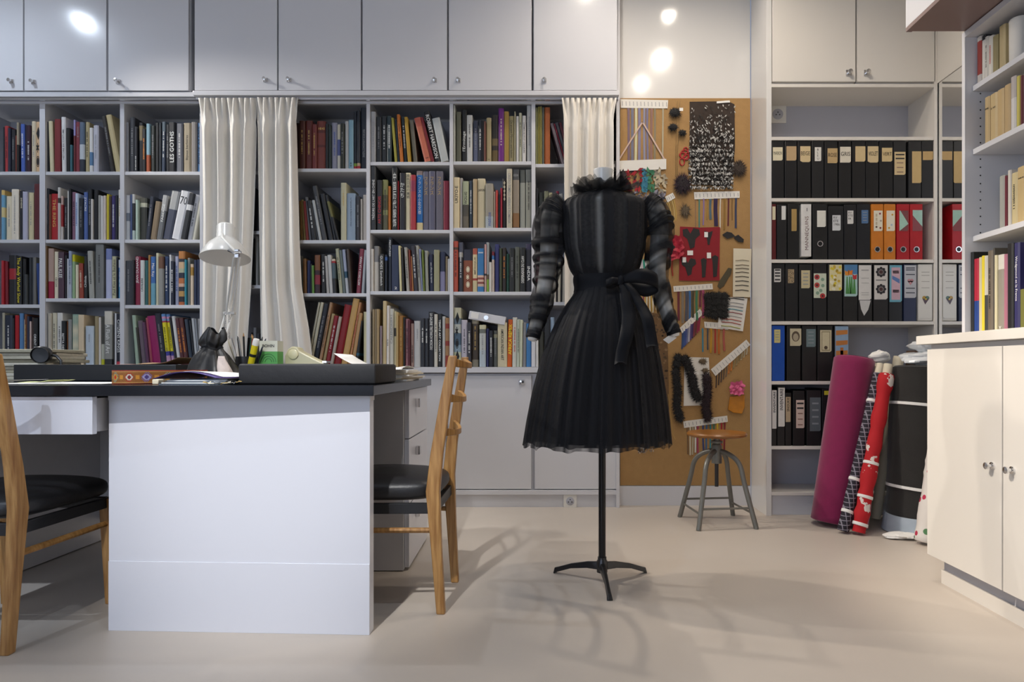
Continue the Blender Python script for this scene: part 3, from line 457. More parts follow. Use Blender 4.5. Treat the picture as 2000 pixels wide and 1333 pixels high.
def spine_mesh(mb, w, h, d, segs, at=None):
    """book block: spine rounded, coloured bands down the spine; front at y=0 facing -y"""
    r = min(.004, w * .25)
    sec = [(0, r), (w * .22, 0), (w * .78, 0), (w, r), (w, d), (0, d)]
    tr = (lambda p: p) if at is None else at
    tot = sum(s for _, s in segs); z = h
    for ci, (c, s) in enumerate(segs):
        z2 = max(0, z - h * s / tot); mb.col = c
        mb.add([tr((x, y, z2)) for x, y in sec] + [tr((x, y, z)) for x, y in sec], [[i, (i + 1) % 6, 6 + (i + 1) % 6, 6 + i] for i in range(6) if i != 4] + [[4, 5, 11, 10]])
        z = z2
    mb.col = hx('CFC6B0')
    mb.add([tr((x, y, h)) for x, y in sec], [list(range(6))]); mb.add([tr((x, y, 0)) for x, y in sec], [list(range(6))[::-1]])
def marks_mesh(ln, h, seed):
    """row of tiny strokes: lettering too small to be read"""
    rd = random.Random(seed); mb = MB(); x = -ln / 2
    while x < ln / 2:
        g = h * rd.uniform(.35, .7); hh = h * rd.uniform(.6, 1)
        if rd.random() > .17: mb.quad((x, 0, -hh / 2), (x + g * .55, 0, -hh / 2), (x + g * .55, 0, hh / 2), (x, 0, hh / 2))
        x += g
    return mb
def put_title(o, w, h, spec, seed):
    p = spec.split('|'); body, ink = p[0].replace('\\n', '\n'), p[1]; mode = p[2] if len(p) > 2 else 'd'
    cf = float(p[3]) if len(p) > 3 else .45; lf = float(p[4]) if len(p) > 4 else .5; hf = float(p[5]) if len(p) > 5 else .42
    loc = (w / 2, -.0006, h * (1 - cf))
    if mode == 'h': ln, th, rot = w * lf, h * hf, 0
    elif mode == 'v': ln, th, rot = w * hf, h * lf, 0
    else: ln, th, rot = h * lf, w * hf, (90 if mode == 'u' else -90)
    if body == '~':
        t = marks_mesh(ln, min(th, .009) if mode != 'h' else th, seed).build('spine_lettering', INK[ink], o); t.location = loc; t.rotation_euler = (0, -R(rot), 0); t.parent = o
    else:
        t = lettering(body, 'spine_title', INK[ink], o, loc, ln, th, rot, bold=.008 if body.isupper() and mode != 'v' else 0)
    return t
ROWN = ['top shelf', 'second shelf', 'third shelf', 'bottom shelf']
SAFE = {'LES GOTHS', 'THE RING', 'AFRICA REMIX', 'UKIYO-E', 'CITIZENS KINGS', "TRÉSORS DE L'ART EN CHINE", 'JAPON', 'INDIA', "l'Ermitage", 'KISS', 'Bijoux berbères', 'BIJOUX ARABES', 'AMERICAN INDIAN ART', 'HISTOIRE DU COSTUME'}
def label_book(col, wpx, lean, spec, prev, nxt, where):
    L = []
    body = spec.split('|')[0] if spec else ''
    if body in SAFE: return f'{col} book titled {body}, ' + where.replace('the ', '').replace(' of ', ', ')
    if abs(lean) > 6: L.append('leaning')
    elif wpx >= 12.5: L.append('thick')
    elif wpx < 5.2: L.append('thin')
    L += [col, 'book']
    if prev and nxt: L += (f'between {prev} and {nxt} ones' if prev != nxt else f'between two {prev} ones').split()
    elif prev or nxt: L += f'ending the row beside {prev or nxt} one'.split()
    L += where.replace('the lamp', 'lamp').replace('the ', '').split()
    s = ' '.join(L)
    if len(s.split()) > 16: s = s.replace(' ones ', ' ')
    if len(s.split()) > 16: s = s.replace(' of ', ' ')
    if len(s.split()) > 16: s = s.replace(f'between {prev} and {nxt}', f'beside {prev}').replace(f'between two {prev}', f'beside {prev}')
    return s
ALL = []
for key, txt in BOOKS.items():
    bay, row = key.split('.'); row = int(row); rows = BAYS[bay][2] + [717.2]; base = rows[row]
    items = []
    for it in txt.split(';'):
        it = it.strip(); spec = None
        if '|' in it: it, spec = it.split('|', 1); spec = spec.strip()
        a = it.split(); items.append((float(a[0]), float(a[1]), float(a[2]), a[3], float(a[4]) if len(a) > 4 else 0., spec))
    names = [cname(i[3].split('/')[-1][:6] if len(i[3].split('/')) == 2 and float(i[3].split(':')[-1]) < .5 else i[3][:6]) for i in items]
    for n, (x0, x1, top, colspec, dx, spec) in enumerate(items):
        vis = {'bg': .25, 'b6': .6}.get(bay, 1) * (.55 if key == 'b6.3' else 1)
        where = ROWN[row] + ' ' + ('of the ' if 'gap' not in BAYS[bay][3] else 'in the ') + BAYS[bay][3]
        lab = label_book(names[n], x1 - x0, dx, spec, names[n - 1] if n else None, names[n + 1] if n + 1 < len(items) else None, where)
        ALL.append(dict(kind='back', x0=x0, x1=x1, top=top, base=base, col=colspec, dx=dx, spec=spec, area=(x1 - x0) * (base - top) * vis, label=lab, group=f'books on the {where}', seed=n * 31 + row * 7 + ord(bay[1])))
# books on the counter shelves (spines towards the room)
RB = {'top counter shelf': (1.865, "1907 1915 72 d0c8c0/a04038:.1/d0c8c0:.7 ; 1915 1922 70 2a2a2c/d8d4cc:.1; 1922 1928 72 d4d0c6 |~|k; 1928 1937 71 d8d4ca 0 |~|r; 1937 1948 70 8c8058; 1948.5 1961 50 b8a67c"),
      'second counter shelf': (1.625, "1922 1932 190 bfa678 |~|k|h|.25|.6|.04; 1932 1946 183 c2aa7c 0 |~|k|h|.3|.6|.04; 1946 1959.5 175 bda272; 1960 1972 166 b89e72; 1972.4 1983 150 b8b0ac/d0ccca:.4; 1983.3 1989.6 149 c8bc5a; 1990 1996 148 5c1c24; 1996.4 2006 140 c8c8c8 |~|k; 2007 2020 135 8a7a60"),
      'third counter shelf': (1.296, "1950 1961 344 a4a49c; 1961.4 1965.4 344 6e2430; 1965.8 1972 333 cfcac2; 1972.4 1985 338 c8b88c |~|k; 1985.4 2002 326 c0a878 |~|k|h|.2|.6|.03; 2003 2022 318 b8a070"),
      'counter top below the lowest shelf': (.919, "1893.5 1899 493 17181a; 1899.3 1910 506 a82038/1c3c80:.55 0; 1910.4 1916 503 c4bc9c; 1916.3 1921 500 d8c42a; 1921.3 1927 500 c4c0b4/3a3a38:.5; 1927.3 1938 490 6a6054 0 |~|k; 1938.3 1941.4 485 4a4640; 1941.8 1946 499 cfc6a4; 1946.3 1958 498 c8c4ba/8a8478:.2/1c1c1c:.85 0 |Y|w|h|.93|.4|.05; 1958.4 1964.6 497 a4687a; 1965 1977 476 16171b; 1977.5 1988.6 475 2c2a58 0 |Wedgwood et la France|w|d|.4|.5|.45; 1989 2004 565 6a6a34; 2005 2020 480 2a2c30")}
for where, (zs, txt) in RB.items():
    items = []
    for it in txt.split(';'):
        it = it.strip(); spec = None
        if '|' in it: it, spec = it.split('|', 1); spec = spec.strip()
        a = it.split(); items.append((float(a[0]), float(a[1]), float(a[2]), a[3], 0, spec))
    names = [cname(i[3][:6]) for i in items]
    for n, (x0, x1, top, colspec, dx, spec) in enumerate(items):
        lab = label_book(names[n], x1 - x0, 0, spec, names[n - 1] if n else None, names[n + 1] if n + 1 < len(items) else None, where if 'lowest' not in where else 'under the lowest counter shelf')
        ALL.append(dict(kind='right', x0=x0, x1=x1, top=top, base=zs, col=colspec, dx=0, spec=spec, area=(x1 - x0) * 120 * 1.2, label=lab, group='books on the ' + where, seed=n * 17))
order = sorted(range(len(ALL)), key=lambda i: -ALL[i]['area']); SINGLE = set(order[:300])
rest = MB(); lab_group = {}
for i, b in enumerate(ALL):
    if i in SINGLE: lab_group.setdefault(b['label'], b['group'])
for i, b in enumerate(ALL):
    segs = []; parts = b['col'].split('/'); prevf = None
    for k, p in enumerate(parts):
        segs.append([hx(p[:6]), None]); 
        if ':' in p: segs[-2][1] = float(p.split(':')[1])
    used = sum(s[1] or 0 for s in segs); segs[-1][1] = max(.02, 1 - used)
    for s in segs:
        if s[1] is None: s[1] = .1
    rd = random.Random(i * 13 + 5)
    if b['kind'] == 'back':
        k = YS / F; X = PX(b['x0'], YS); wd = (b['x1'] - b['x0']) * k; hz = (b['base'] - b['top']) * k; a = math.atan2(b['dx'] * k, hz); z = PZ(b['base'], YS) + .0006
        L = math.hypot(hz, b['dx'] * k); wt = wd * math.cos(a) - .0005
        if a > 0: z += wt * math.sin(a); L -= wt * math.sin(a)
        d = min(.30, max(.14, L * rd.uniform(.72, .85))); loc = Vector((X, YS + .006 + rd.uniform(0, .016), z)); rot = (0, a, 0)
    else:
        Xf = 1.612 if b['base'] > 1 else 1.583; Ya, Yb = Xf * F / (b['x0'] - CX), Xf * F / (b['x1'] - CX); wt = Ya - Yb - .0006; L = PZ(b['top'], (Ya + Yb) / 2) - b['base']; d = min(.3, L * .75)
        loc = Vector((Xf + rd.uniform(0, .004), Ya, b['base'] + .0004)); rot = (0, 0, -R(90)); a = 0
    if i in SINGLE:
        mb = MB(); spine_mesh(mb, wt, L, d, segs)
        o = mb.build('book', 'book'); o.location = loc; o.rotation_euler = rot
        tag(o, b['label'], 'book', lab_group[b['label']])
        if b['spec']: put_title(o, wt, L, b['spec'], b['seed'])
    else:
        Mx = Matrix.Translation(loc) @ Matrix.Rotation(rot[1], 4, 'Y') @ Matrix.Rotation(rot[2], 4, 'Z')
        spine_mesh(rest, wt, L, d, segs, lambda p: Mx @ Vector(p))
tag(rest.build('slim_books', 'book'), 'slim pamphlets and thin books slipped between the larger books', 'books', None, 'stuff')
# grey lever-arch file lying across the books beside the mannequin
p = W(913, 605, YS); t = thing('lying_binder', W(914, 622, YS), 'pale grey lever-arch file lying slanted across the bottom-shelf books', 'binder', local=True)
t.rotation_euler = (0, R(10), 0)
MB().box(0, .212, .015, .29, -.002, .046).build('spine_board', 'shelf_white', t, bevel=.003)
MB().box(.012, .055, .013, .016, .006, .040).build('spine_label', 'paper', t)
MB().lathe([(.013, 0), (.013, .003), (.010, .003), (.010, .001), (.0001, .001)], (.10, .0155, .022), 20, ax=(0, -1, 0)).build('finger_ring', 'chrome', t, smooth=True)
# drum lampshade-like beige cylinder on the top counter shelf
c = Vector((1.640, 2.277, 1.8655))
tag(MB().lathe([(.026, 0), (.028, .004), (.029, .15), (.027, .155), (.0001, .155)], c, 28).build('canister', 'card', smooth=True), 'plain beige cylindrical canister on the top counter shelf', 'canister')
print('BOOKS', len(ALL))
# ------------------------------------------------------------------ curtains
def curtain(name, prof, nfold, seed, lab, Yc=3.668, yb=712, group='linen curtains before the bookcase'):
    """prof: rows of (photo row, left, right) ; pinch-pleated heading at the top"""
    rd = random.Random(seed); ph = [rd.uniform(0, 6.28) for _ in range(6)]
    def ext(y):
        for (a, l0, r0), (b, l1, r1) in zip(prof, prof[1:]):
            if y <= b: f = (y - a) / (b - a); return l0 + (l1 - l0) * f, r0 + (r1 - r0) * f
        return prof[-1][1:]
    y0 = prof[0][0]
    def fn(u, v):
        y = y0 + (yb - y0) * v; l, r = ext(y)
        head = max(0, 1 - v / .085)
        uu = u + .012 * math.sin(6.28 * 2 * u + ph[0]) * v + .02 * math.sin(3.1 * v + ph[1]) * math.sin(math.pi * u)
        w1 = math.sin(2 * math.pi * nfold * uu + ph[2] + .5 * math.sin(3 * v + ph[3]))
        w2 = math.sin(2 * math.pi * nfold * 2.4 * uu + ph[4])
        amp = .026 * (1 - .25 * v)
        fold = amp * (w1 * .95 + .22 * w2)
        if head > 0:
            hw = math.sin(2 * math.pi * nfold * 2.5 * u + ph[2]); fold = fold * (1 - head) + head * (.016 * math.copysign(abs(hw) ** .5, hw))
        pin = math.exp(-((v - .085) / .02) ** 2); fold *= 1 - .55 * pin
        X = PX(l + (r - l) * u, 3.66)
        top = .006 * head * math.sin(2 * math.pi * nfold * 2.5 * u + ph[2])
        return Vector((X, Yc + fold - .004, PZ(y, 3.66) + top))
    mb = MB().grid(fn, nfold * 34, 46)
    o = mb.build(name, 'curtain', smooth=True, angle=180)
    sm = o.modifiers.new('thickness', 'SOLIDIFY'); sm.thickness = .0015
    return tag(o, lab, 'curtain', group)
curtain('curtain', [(191, 387, 499), (240, 391, 497), (420, 394, 492), (560, 394, 487), (712, 394, 478)], 4, 3, 'cream linen curtain hanging behind the white desk lamp')
curtain('curtain', [(190, 499, 583), (235, 501, 577), (470, 503, 582), (560, 504, 586), (640, 505, 600), (690, 506, 606), (712, 507, 607)], 3, 8, 'cream linen curtain flaring out at its lower edge beside the slanted books')
curtain('curtain', [(191, 1097, 1204), (230, 1101, 1198), (400, 1102, 1198), (712, 1103, 1200)], 4, 15, 'cream linen curtain hanging behind the mannequin shoulder')

# ------------------------------------------------------------------ desk
ZT = .747
dk = thing('desk', (-1.2, 2.6, 0), 'long white desk with a black laminate top and end panel', 'desk')
MB().prism([(-3.6, 1.90), (-.517, 1.90), (-.555, 3.03), (-3.6, 3.03)], .716, ZT).build('desk_top', 'black_laminate', dk, bevel=.0015)
MB().prism([(-1.343, 1.977), (-.5395, 1.943), (-.5395, 1.985), (-1.343, 2.02)], 0, .7155).build('end_panel', 'desk_white', dk, bevel=.0012)
MB().prism([(-1.3425, 1.9745), (-.54, 1.9405), (-.54, 1.9435), (-1.3425, 1.9775)], 0, PZ(1100, 1.957)).build('kick_panel', 'desk_white', dk, bevel=.0008)
MB().prism([(-1.345, 1.9775), (-.5385, 1.9435), (-.5385, 1.99), (-1.345, 2.025)], .7, .7158).build('top_batten', 'lacquer_dull', dk)
a = MB().box(-2.07, -1.347, 1.912, 1.932, PZ(846, 1.96), PZ(774, 1.96)).build('drawer_front', 'desk_white', dk, bevel=.0012)
MB().box(-2.06, -1.36, 1.933, 2.5, PZ(843, 1.96), PZ(778, 1.96)).build('drawer_box', 'lacquer_dull', dk)
du = MB().prism([(-1.02, 2.545), (-.575, 2.545), (-.590, 3.02), (-1.02, 3.02)], .004, .7155).build('drawer_unit', 'lacquer_dull', dk, bevel=.001)
for z0, z1 in ((.52, .712), (.262, .515), (.012, .257)):
    f = MB().prism([(-.574, 2.558), (-.556, 2.558), (-.571, 3.015), (-.589, 3.015)], z0, z1).build('drawer', 'desk_white', dk, bevel=.001)
    b = MB(); y = 2.71; x = -.559; zc = z1 - .06
    b.box(x, x + .012, y - .013, y + .013, zc - .018, zc + .018).box(x + .012, x + .016, y - .004, y + .018, zc - .018, zc + .018)
    b.build('handle', 'chrome', f)
MB().box(-3.6, -2.065, 2.05, 3.02, .004, .7155).build('pedestal', 'lacquer_dull', dk, bevel=.001)
MB().box(-2.064, -1.021, 2.98, 3.0, .1, .7155).build('back_panel', 'lacquer_dull', dk)

# ------------------------------------------------------------------ ladder-back chairs
def chair(loc, rz, lab):
    t = thing('dining_chair', loc, lab, 'chair', 'ladder-back chairs at the desk', local=True, rz=rz)
    for s in (-1, 1):
        pts = [(s * .155, 0, 0, .013, .014), (s * .160, .014, .22, .0145, .017), (s * .165, .024, .40, .016, .022), (s * .162, .012, .52, .0145, .020), (s * .157, -.014, .69, .013, .017), (s * .152, -.038, .838, .0115, .013)]
        b = MB(); V = []
        for x, y, z, hxw, hy in pts: V += [(x - hxw, y - hy, z), (x + hxw, y - hy, z), (x + hxw, y + hy, z), (x - hxw, y + hy, z)]
        fs = [[3, 2, 1, 0], [20, 21, 22, 23]] + [[i * 4 + k, i * 4 + (k + 1) % 4, i * 4 + 4 + (k + 1) % 4, i * 4 + 4 + k] for i in range(5) for k in range(4)]
        b.add(V, fs).build('back_post', 'oak', t, bevel=.004)
        b = MB(); V = []
        for x, y, z, h in ((s * .176, .392, 0, .011), (s * .172, .384, .36, .0185)):
            V += [(x - h, y - h, z), (x + h, y - h, z), (x + h, y + h, z), (x - h, y + h, z)]
        b.add(V, [[3, 2, 1, 0], [4, 5, 6, 7]] + [[k, (k + 1) % 4, 4 + (k + 1) % 4, 4 + k] for k in range(4)]).build('front_leg', 'oak', t, bevel=.003)
        MB().tube([(s * .162, .016, .272), (s * .175, .388, .275)], .0105, 8, flat=.75).build('side_stretcher', 'oak', t, smooth=True)
        MB().slab([(s * .168 - .008, .03, .328), (s * .168 + .008, .03, .328), (s * .174 + .008, .375, .328), (s * .174 - .008, .375, .328)][::1], (0, 0, .034)).build('seat_rail', 'black_leather', t, bevel=.002)
    MB().box(-.165, .165, .378, .396, .326, .362).build('seat_rail', 'black_leather', t, bevel=.002)
    MB().box(-.155, .155, .012, .028, .326, .362).build('seat_rail', 'black_leather', t, bevel=.002)
    for z, y0 in ((.806, -.033), (.69, -.014), (.578, .004)):      # curved ladder slats
        def fn(u, v, z=z, y0=y0):
            x = (u - .5) * .302; bow = -.040 * (1 - (2 * u - 1) ** 2)
            hh = .030 * (.62 + .38 * (2 * u - 1) ** 2)
            a = v * 4; k = int(a) % 4; 
            ring = [(-.006, -hh / 2), (.006, -hh / 2), (.006, hh / 2), (-.006, hh / 2)][k]
            return Vector((x, y0 + bow + ring[0], z + ring[1] + .012 * (2 * u - 1) ** 2))
        b = MB(); n = 16
        V = [fn(i / n, k / 4) for i in range(n + 1) for k in range(4)]
        b.add(V, [[i * 4 + k, i * 4 + 4 + k, i * 4 + 4 + (k + 1) % 4, i * 4 + (k + 1) % 4][::-1] for i in range(n) for k in range(4)] + [[0, 1, 2, 3], [n * 4 + k for k in (3, 2, 1, 0)]])
        b.build('ladder_slat', 'oak', t, bevel=.002)
    def seat(u, v):
        # cushion: superellipse section swept into a rounded pad
        th = 2 * math.pi * u; ph = math.pi * (v - .5); ce, se = math.cos(th), math.sin(th)
        k = abs(math.cos(ph)) ** .35
        x = math.copysign(abs(ce) ** .38, ce) * k; y = math.copysign(abs(se) ** .38, se) * k; z = math.copysign(abs(math.sin(ph)) ** .7, math.sin(ph))
        wd = .172 + .024 * (y + 1) / 2; dome = .020 * (1 - x * x) * (1 - y * y)
        return Vector((x * wd, .212 + y * .202, .398 + (z * .036 + (dome if z > 0 else 0))))
    MB().grid(seat, 48, 18, wrap=True).build('seat', 'black_leather', t, smooth=True, angle=60)
    return t
chair((-.355, 2.268, 0), R(90), 'oak ladder-back chair with black seat tucked in beside the white desk panel')
chair((-1.668, 1.812, 0), 0, 'oak ladder-back chair with black seat facing the desk kneehole, left of the white panel')

# ------------------------------------------------------------------ things on the desk
zt = ZT + .0005
b = MB().box(-.964, -.539, 2.005, 2.275, zt, .811)
tag(b.build('flat_case', mat('case_cloth', (.012, .012, .014), .6, noise=.35, nscale=14, bump=.12, bscale=40), bevel=.008, seg=3), 'flat black cloth-covered case on the near corner of the desk', 'case')
b = MB().prism([(-2.065, 2.50), (-1.44, 2.50), (-1.43, 2.73), (-2.065, 2.73)], zt, .8105)
tag(b.build('long_box', mat('box_black', (.006, .0065, .008), .35, noise=.2, nscale=20), bevel=.003), 'long low black box at the back of the desk', 'box')
def sheet(name, pts, z, m, lab, cat, group=None, curl=0, n=10, th=.0006):
    """thin sheet: four plan corners, optional lifted corner"""
    A, B_, C_, D = [Vector((*p, 0)) for p in pts]
    def fn(u, v):
        p = (A * (1 - u) + B_ * u) * (1 - v) + (D * (1 - u) + C_ * u) * v
        return Vector((p.x, p.y, z + curl * (max(0, u - .35) ** 2 + .25 * math.sin(3 * v) * max(0, .4 - u))))
    mb = MB().grid(fn, n, n); o = mb.build(name, m, smooth=True, angle=180)
    s = o.modifiers.new('thickness', 'SOLIDIFY'); s.thickness = th; s.offset = 1
    return tag(o, lab, cat, group)
sheet('paper_sheet', [(-1.80, 2.00), (-1.40, 2.03), (-1.38, 2.26), (-1.82, 2.30)], zt + .0008, 'paper', 'white paper sheet lying on the desk before the long black box', 'paper', 'loose papers on the desk')
sheet('paper_sheet', [(-2.10, 1.96), (-1.74, 1.99), (-1.76, 2.28), (-2.12, 2.27)], zt + .0022, 'paper', 'curled white paper sheet near the left chair back', 'paper', 'loose papers on the desk', .02)
sheet('sticky_note', [(-1.72, 2.10), (-1.62, 2.10), (-1.60, 2.19), (-1.71, 2.19)], zt + .0035, mat('note_yellow', 'D9DC9A', .7), 'pale yellow sticky note on the white papers', 'note', None, .018)
sheet('cardboard_sheet', [(-1.68, 2.51), (-1.50, 2.51), (-1.47, 2.71), (-1.70, 2.71)], .8112, mat('card_pink', 'C59684', .8, noise=.06), 'pinkish cardboard sheet on the long black box', 'cardboard', None, .012)
sheet('cardboard_sheet', [(-1.62, 2.55), (-1.45, 2.53), (-1.44, 2.71), (-1.60, 2.72)], .8130, mat('card_kraft', 'A98A66', .85, noise=.1), 'curling kraft cardboard sheet on the long black box', 'cardboard', None, .06)
# pile of newspapers with a black clip lamp on it
pile = thing('newspaper_pile', (-2.28, 2.88, zt), 'untidy pile of yellowed newspapers behind the long black box', 'papers')
rd = random.Random(4)
for i in range(9):
    dx, dy, an = rd.uniform(-.012, .012), rd.uniform(-.02, .02), rd.uniform(-.06, .06); z = zt + .0145 * i
    pts = [(-2.42, 2.78), (-2.13, 2.78), (-2.13, 2.98), (-2.42, 2.98)]
    ca, sa = math.cos(an), math.sin(an); pts = [(-2.28 + (x + 2.28) * ca - (y - 2.88) * sa + dx, 2.88 + (x + 2.28) * sa + (y - 2.88) * ca + dy) for x, y in pts]
    MB().prism(pts, z, z + .014).build('newspaper', mat('newsprint%d' % (i % 3), ['BDB7A4', 'C9C3B2', 'ADA792'][i % 3], .85, noise=.2, nscale=60), pile, bevel=.003)
cl = thing('clip_lamp', (-2.14, 2.74, .86), 'small black round clip lamp beside the newspaper pile', 'lamp')
c = W(83, 693, 2.745)
MB().lathe([(.0001, -.03), (.022, -.03), (.034, -.012), (.036, .022), (.033, .026), (.031, .018), (.0001, .016)], c, 24, ax=(.25, -1, -.1)).build('lamp_head', 'plastic_black', cl, smooth=True)
MB().tube([c + Vector((.02, .012, 0)), c + Vector((.05, .012, -.006)), c + Vector((.07, .01, -.025)), c + Vector((.074, .008, -.07)), (c.x + .074, c.y + .008, zt)], .006, 8).build('lamp_arm', 'plastic_black', cl, smooth=True)
# embroidered ribbon standing on edge
def ribmat():
    m = mat('embroidered', None, .75, attr='col', noise=.25, nscale=250, bump=.3, bscale=500); return m
ribmat()
path = [(-1.366, 2.10), (-1.368, 2.035), (-1.355, 2.02), (-1.31, 2.028), (-1.275, 2.08), (-1.245, 2.17), (-1.232, 2.27), (-1.228, 2.33)]
def crv(P, f):
    f *= len(P) - 1; i = min(int(f), len(P) - 2); q = f - i; p0, p1, p2, p3 = P[max(i - 1, 0)], P[i], P[i + 1], P[min(i + 2, len(P) - 1)]
    return tuple(.5 * ((2 * b) + (-a + c) * q + (2 * a - 5 * b + 4 * c - d) * q * q + (-a + 3 * b - 3 * c + d) * q ** 3) for a, b, c, d in zip(p0, p1, p2, p3))
mb = MB(); NU, NV = 150, 14
V = [(*crv(path, i / NU), zt + .0435 * j / NV) for j in range(NV + 1) for i in range(NU + 1)]
o0 = len(mb.v); mb.v += V
for j in range(NV):
    for i in range(NU):
        u = (i % 18) - 8.5; v = j - 6.5; r = math.hypot(u, v * 1.1); base = hx('8E5A28'); k = (i // 18) % 3
        if j in (0, 13): base = hx('8A2E1C')
        elif j in (1, 12): base = hx('B0854A')
        elif r < 2: base = hx(['7A1020', '4A3A7C', 'B03018'][k])
        elif r < 3.6: base = hx(['C8C4B8', '9C9AC8', 'C89030'][k])
        elif r < 5.2 and (i + j) % 2: base = hx(['A82820', '6A62A8', '7A9A8C'][k])
        elif abs(u) > 7 and abs(v) < 2: base = hx('C88A30')
        mb.col = base; q = [o0 + j * (NU + 1) + i + d for d in (0, 1, NU + 2, NU + 1)]; mb.face(q)
o = mb.build('embroidered_ribbon', 'embroidered', smooth=True, angle=180); s = o.modifiers.new('thickness', 'SOLIDIFY'); s.thickness = .0012
tag(o, 'brown embroidered folk ribbon standing on its edge on the desk', 'ribbon')
# purple folder on a pile of clear sleeves
ps = thing('sleeve_pile', (-1.12, 2.12, zt), 'pile of clear plastic sleeves under the purple folder', 'folders')
for i in range(5):
    sx = -.006 * i; MB().prism([(-1.19 + sx * -1, 1.975 + .004 * i), (-.985, 1.96 + .006 * i), (-.975, 2.24), (-1.18, 2.25)], zt + .0035 * i, zt + .0035 * i + .003).build('plastic_sleeve', 'plastic_film' if i % 2 else mat('sleeve_dark', '5C6570', .15, noise=.2, nscale=12), ps)
def pf(u, v):
    x = -1.200 + .235 * u; y = 1.965 + .27 * v
    return Vector((x, y, zt + .0195 + .018 * math.sin(math.pi * min(1, u * 1.25)) * (1 - .35 * v) - .012 * max(0, .25 - u)))
o = MB().grid(pf, 20, 6).build('purple_folder', mat('purple_card', '3C2A66', .35), smooth=True, angle=180); s = o.modifiers.new('thickness', 'SOLIDIFY'); s.thickness = .0022; s.offset = 1
tag(o, 'thin bowed purple folder lying on plastic sleeves', 'folder')
o = MB().grid(lambda u, v: pf(.12 + .85 * u, .12 + .8 * v) + Vector((0, .01, .0035)), 16, 6).build('folder_paper', 'paper', smooth=True, angle=180); s = o.modifiers.new('thickness', 'SOLIDIFY'); s.thickness = .001; s.offset = 1
tag(o, 'white paper lying on the purple folder', 'paper')
o = MB().box(-1.226, -1.206, 2.0, 2.03, zt + .0005, zt + .016).build('paper_tab', 'paper_cream', bevel=.003); tag(o, 'small folded cream paper tab beside the embroidered ribbon', 'paper')
# black velvet bag, gathered at the top, with a white plaster piece leaning in front
def bagf(u, v):
    th = 2 * math.pi * u; 
    prof = [(0, .088), (.10, .092), (.3, .076), (.5, .056), (.62, .038), (.68, .033), (.78, .046), (.9, .040), (1, .030)]
    for (a, ra), (b2, rb) in zip(prof, prof[1:]):
        if v <= b2: r = ra + (rb - ra) * (v - a) / (b2 - a); break
    fold = 1 + (.16 * math.sin(5 * th + 2 * v) + .10 * math.sin(9 * th - 5 * v)) * (.35 + .65 * v) * (1 - .5 * math.exp(-((v - .66) / .06) ** 2))
    lean = -.012 * math.sin(3 * v)
    return Vector((-1.238 + lean + r * fold * math.cos(th), 2.40 + .85 * r * fold * math.sin(th), zt + .188 * v * (1 + .07 * math.sin(3 * th + 1) * v)))
bg_ = thing('gathered_bag', (-1.238, 2.40, zt), 'black satin bag gathered at the neck standing behind the purple folder', 'bag')
MB().grid(bagf, 60, 30, wrap=True).build('bag_cloth', mat('bag_satin', (.013, .013, .014), .42, noise=.4, nscale=16, bump=.2, bscale=30), bg_, smooth=True, angle=180)
MB().grid(lambda u, v: bagf(u, .66 + .03 * (v - .5)) + (bagf(u, .66) - Vector((-1.238 - .011, 2.40, bagf(u, .66).z))) * .08, 40, 4, wrap=True).build('drawstring', 'satin_black', bg_, smooth=True)
def plas(u, v):
    th = 2 * math.pi * u; r = (.026 - .016 * v) * (1 + .15 * math.sin(3 * th + 4 * v))
    return Vector((-1.160 + r * math.cos(th) - .01 * v, 2.315 + r * math.sin(th), zt + .03 + .062 * v))
mb = MB().grid(plas, 24, 12, wrap=True); n0 = len(mb.v); mb.face([n0 - 24 + k for k in range(24)])
tag(mb.build('plaster_cone', mat('plaster', 'CDBFB8', .7, noise=.15, nscale=40, bump=.3, bscale=90), smooth=True, angle=180), 'rough pinkish white plaster piece leaning on the black bag', 'ornament')
# pen cup with pens, glue stick
cup = thing('pen_cup', (-1.17, 2.50, zt), 'black round pen cup behind the flat black case', 'cup')
MB().lathe([(.0001, 0), (.037, 0), (.037, .094), (.034, .094), (.034, .006), (.0001, .006)], (-1.17, 2.50, zt), 28).build('cup_body', 'plastic_black', cup, smooth=True)
PENS = [(-.022, .010, -.032, .02, .175, 'plastic_black', .0035, 'black pen leaning left in the cup'), (-.016, -.012, -.045, 0, .178, 'chrome', .003, 'silver pen leaning left in the cup'), (-.008, .006, -.012, .01, .186, 'ink_black', .0038, 'dark pencil standing upright in the cup'),
        (.000, -.014, -.022, -.01, .168, 'ink_grey', .003, 'grey pen in the middle of the cup'), (.004, .014, .004, .02, .182, mat('pencil_green', '1F5A44', .4), .0038, 'green pencil standing in the cup'), (.012, .004, .010, .01, .176, mat('pencil_red', '7A2A1E', .4), .0036, 'red-brown pencil beside the glue stick'),
        (.016, .016, .034, .03, .172, 'plastic_black', .0045, 'black marker leaning right in the cup'), (-.024, -.004, -.05, -.01, .160, 'ink_cream', .0026, 'cream stick leaning far left in the cup'), (.024, .008, .050, .02, .165, mat('pencil_navy', '1E2238', .4), .004, 'navy marker leaning far right in the cup')]
for dx, dy, ex, ey, h, m, r, lab in PENS:
    p0 = Vector((-1.17 + dx * .7, 2.50 + dy * .7, zt + .008)); p1 = Vector((-1.17 + dx + ex * .8, 2.50 + dy + ey, zt + h))
    q = thing('pen', p0, lab, 'pen', 'pens in the black cup'); d = (p1 - p0)
    MB().tube([p0, p0 + d * .92], r, 8).build('barrel', m, q, smooth=True)
    MB().tube([p0 + d * .921, p1], [r * .95, r * .25], 8).build('tip', 'oak' if 'pencil' in lab else m, q, smooth=True)
g = thing('glue_stick', (-1.15, 2.47, zt + .01), 'yellow glue stick with white cap in the pen cup', 'glue')
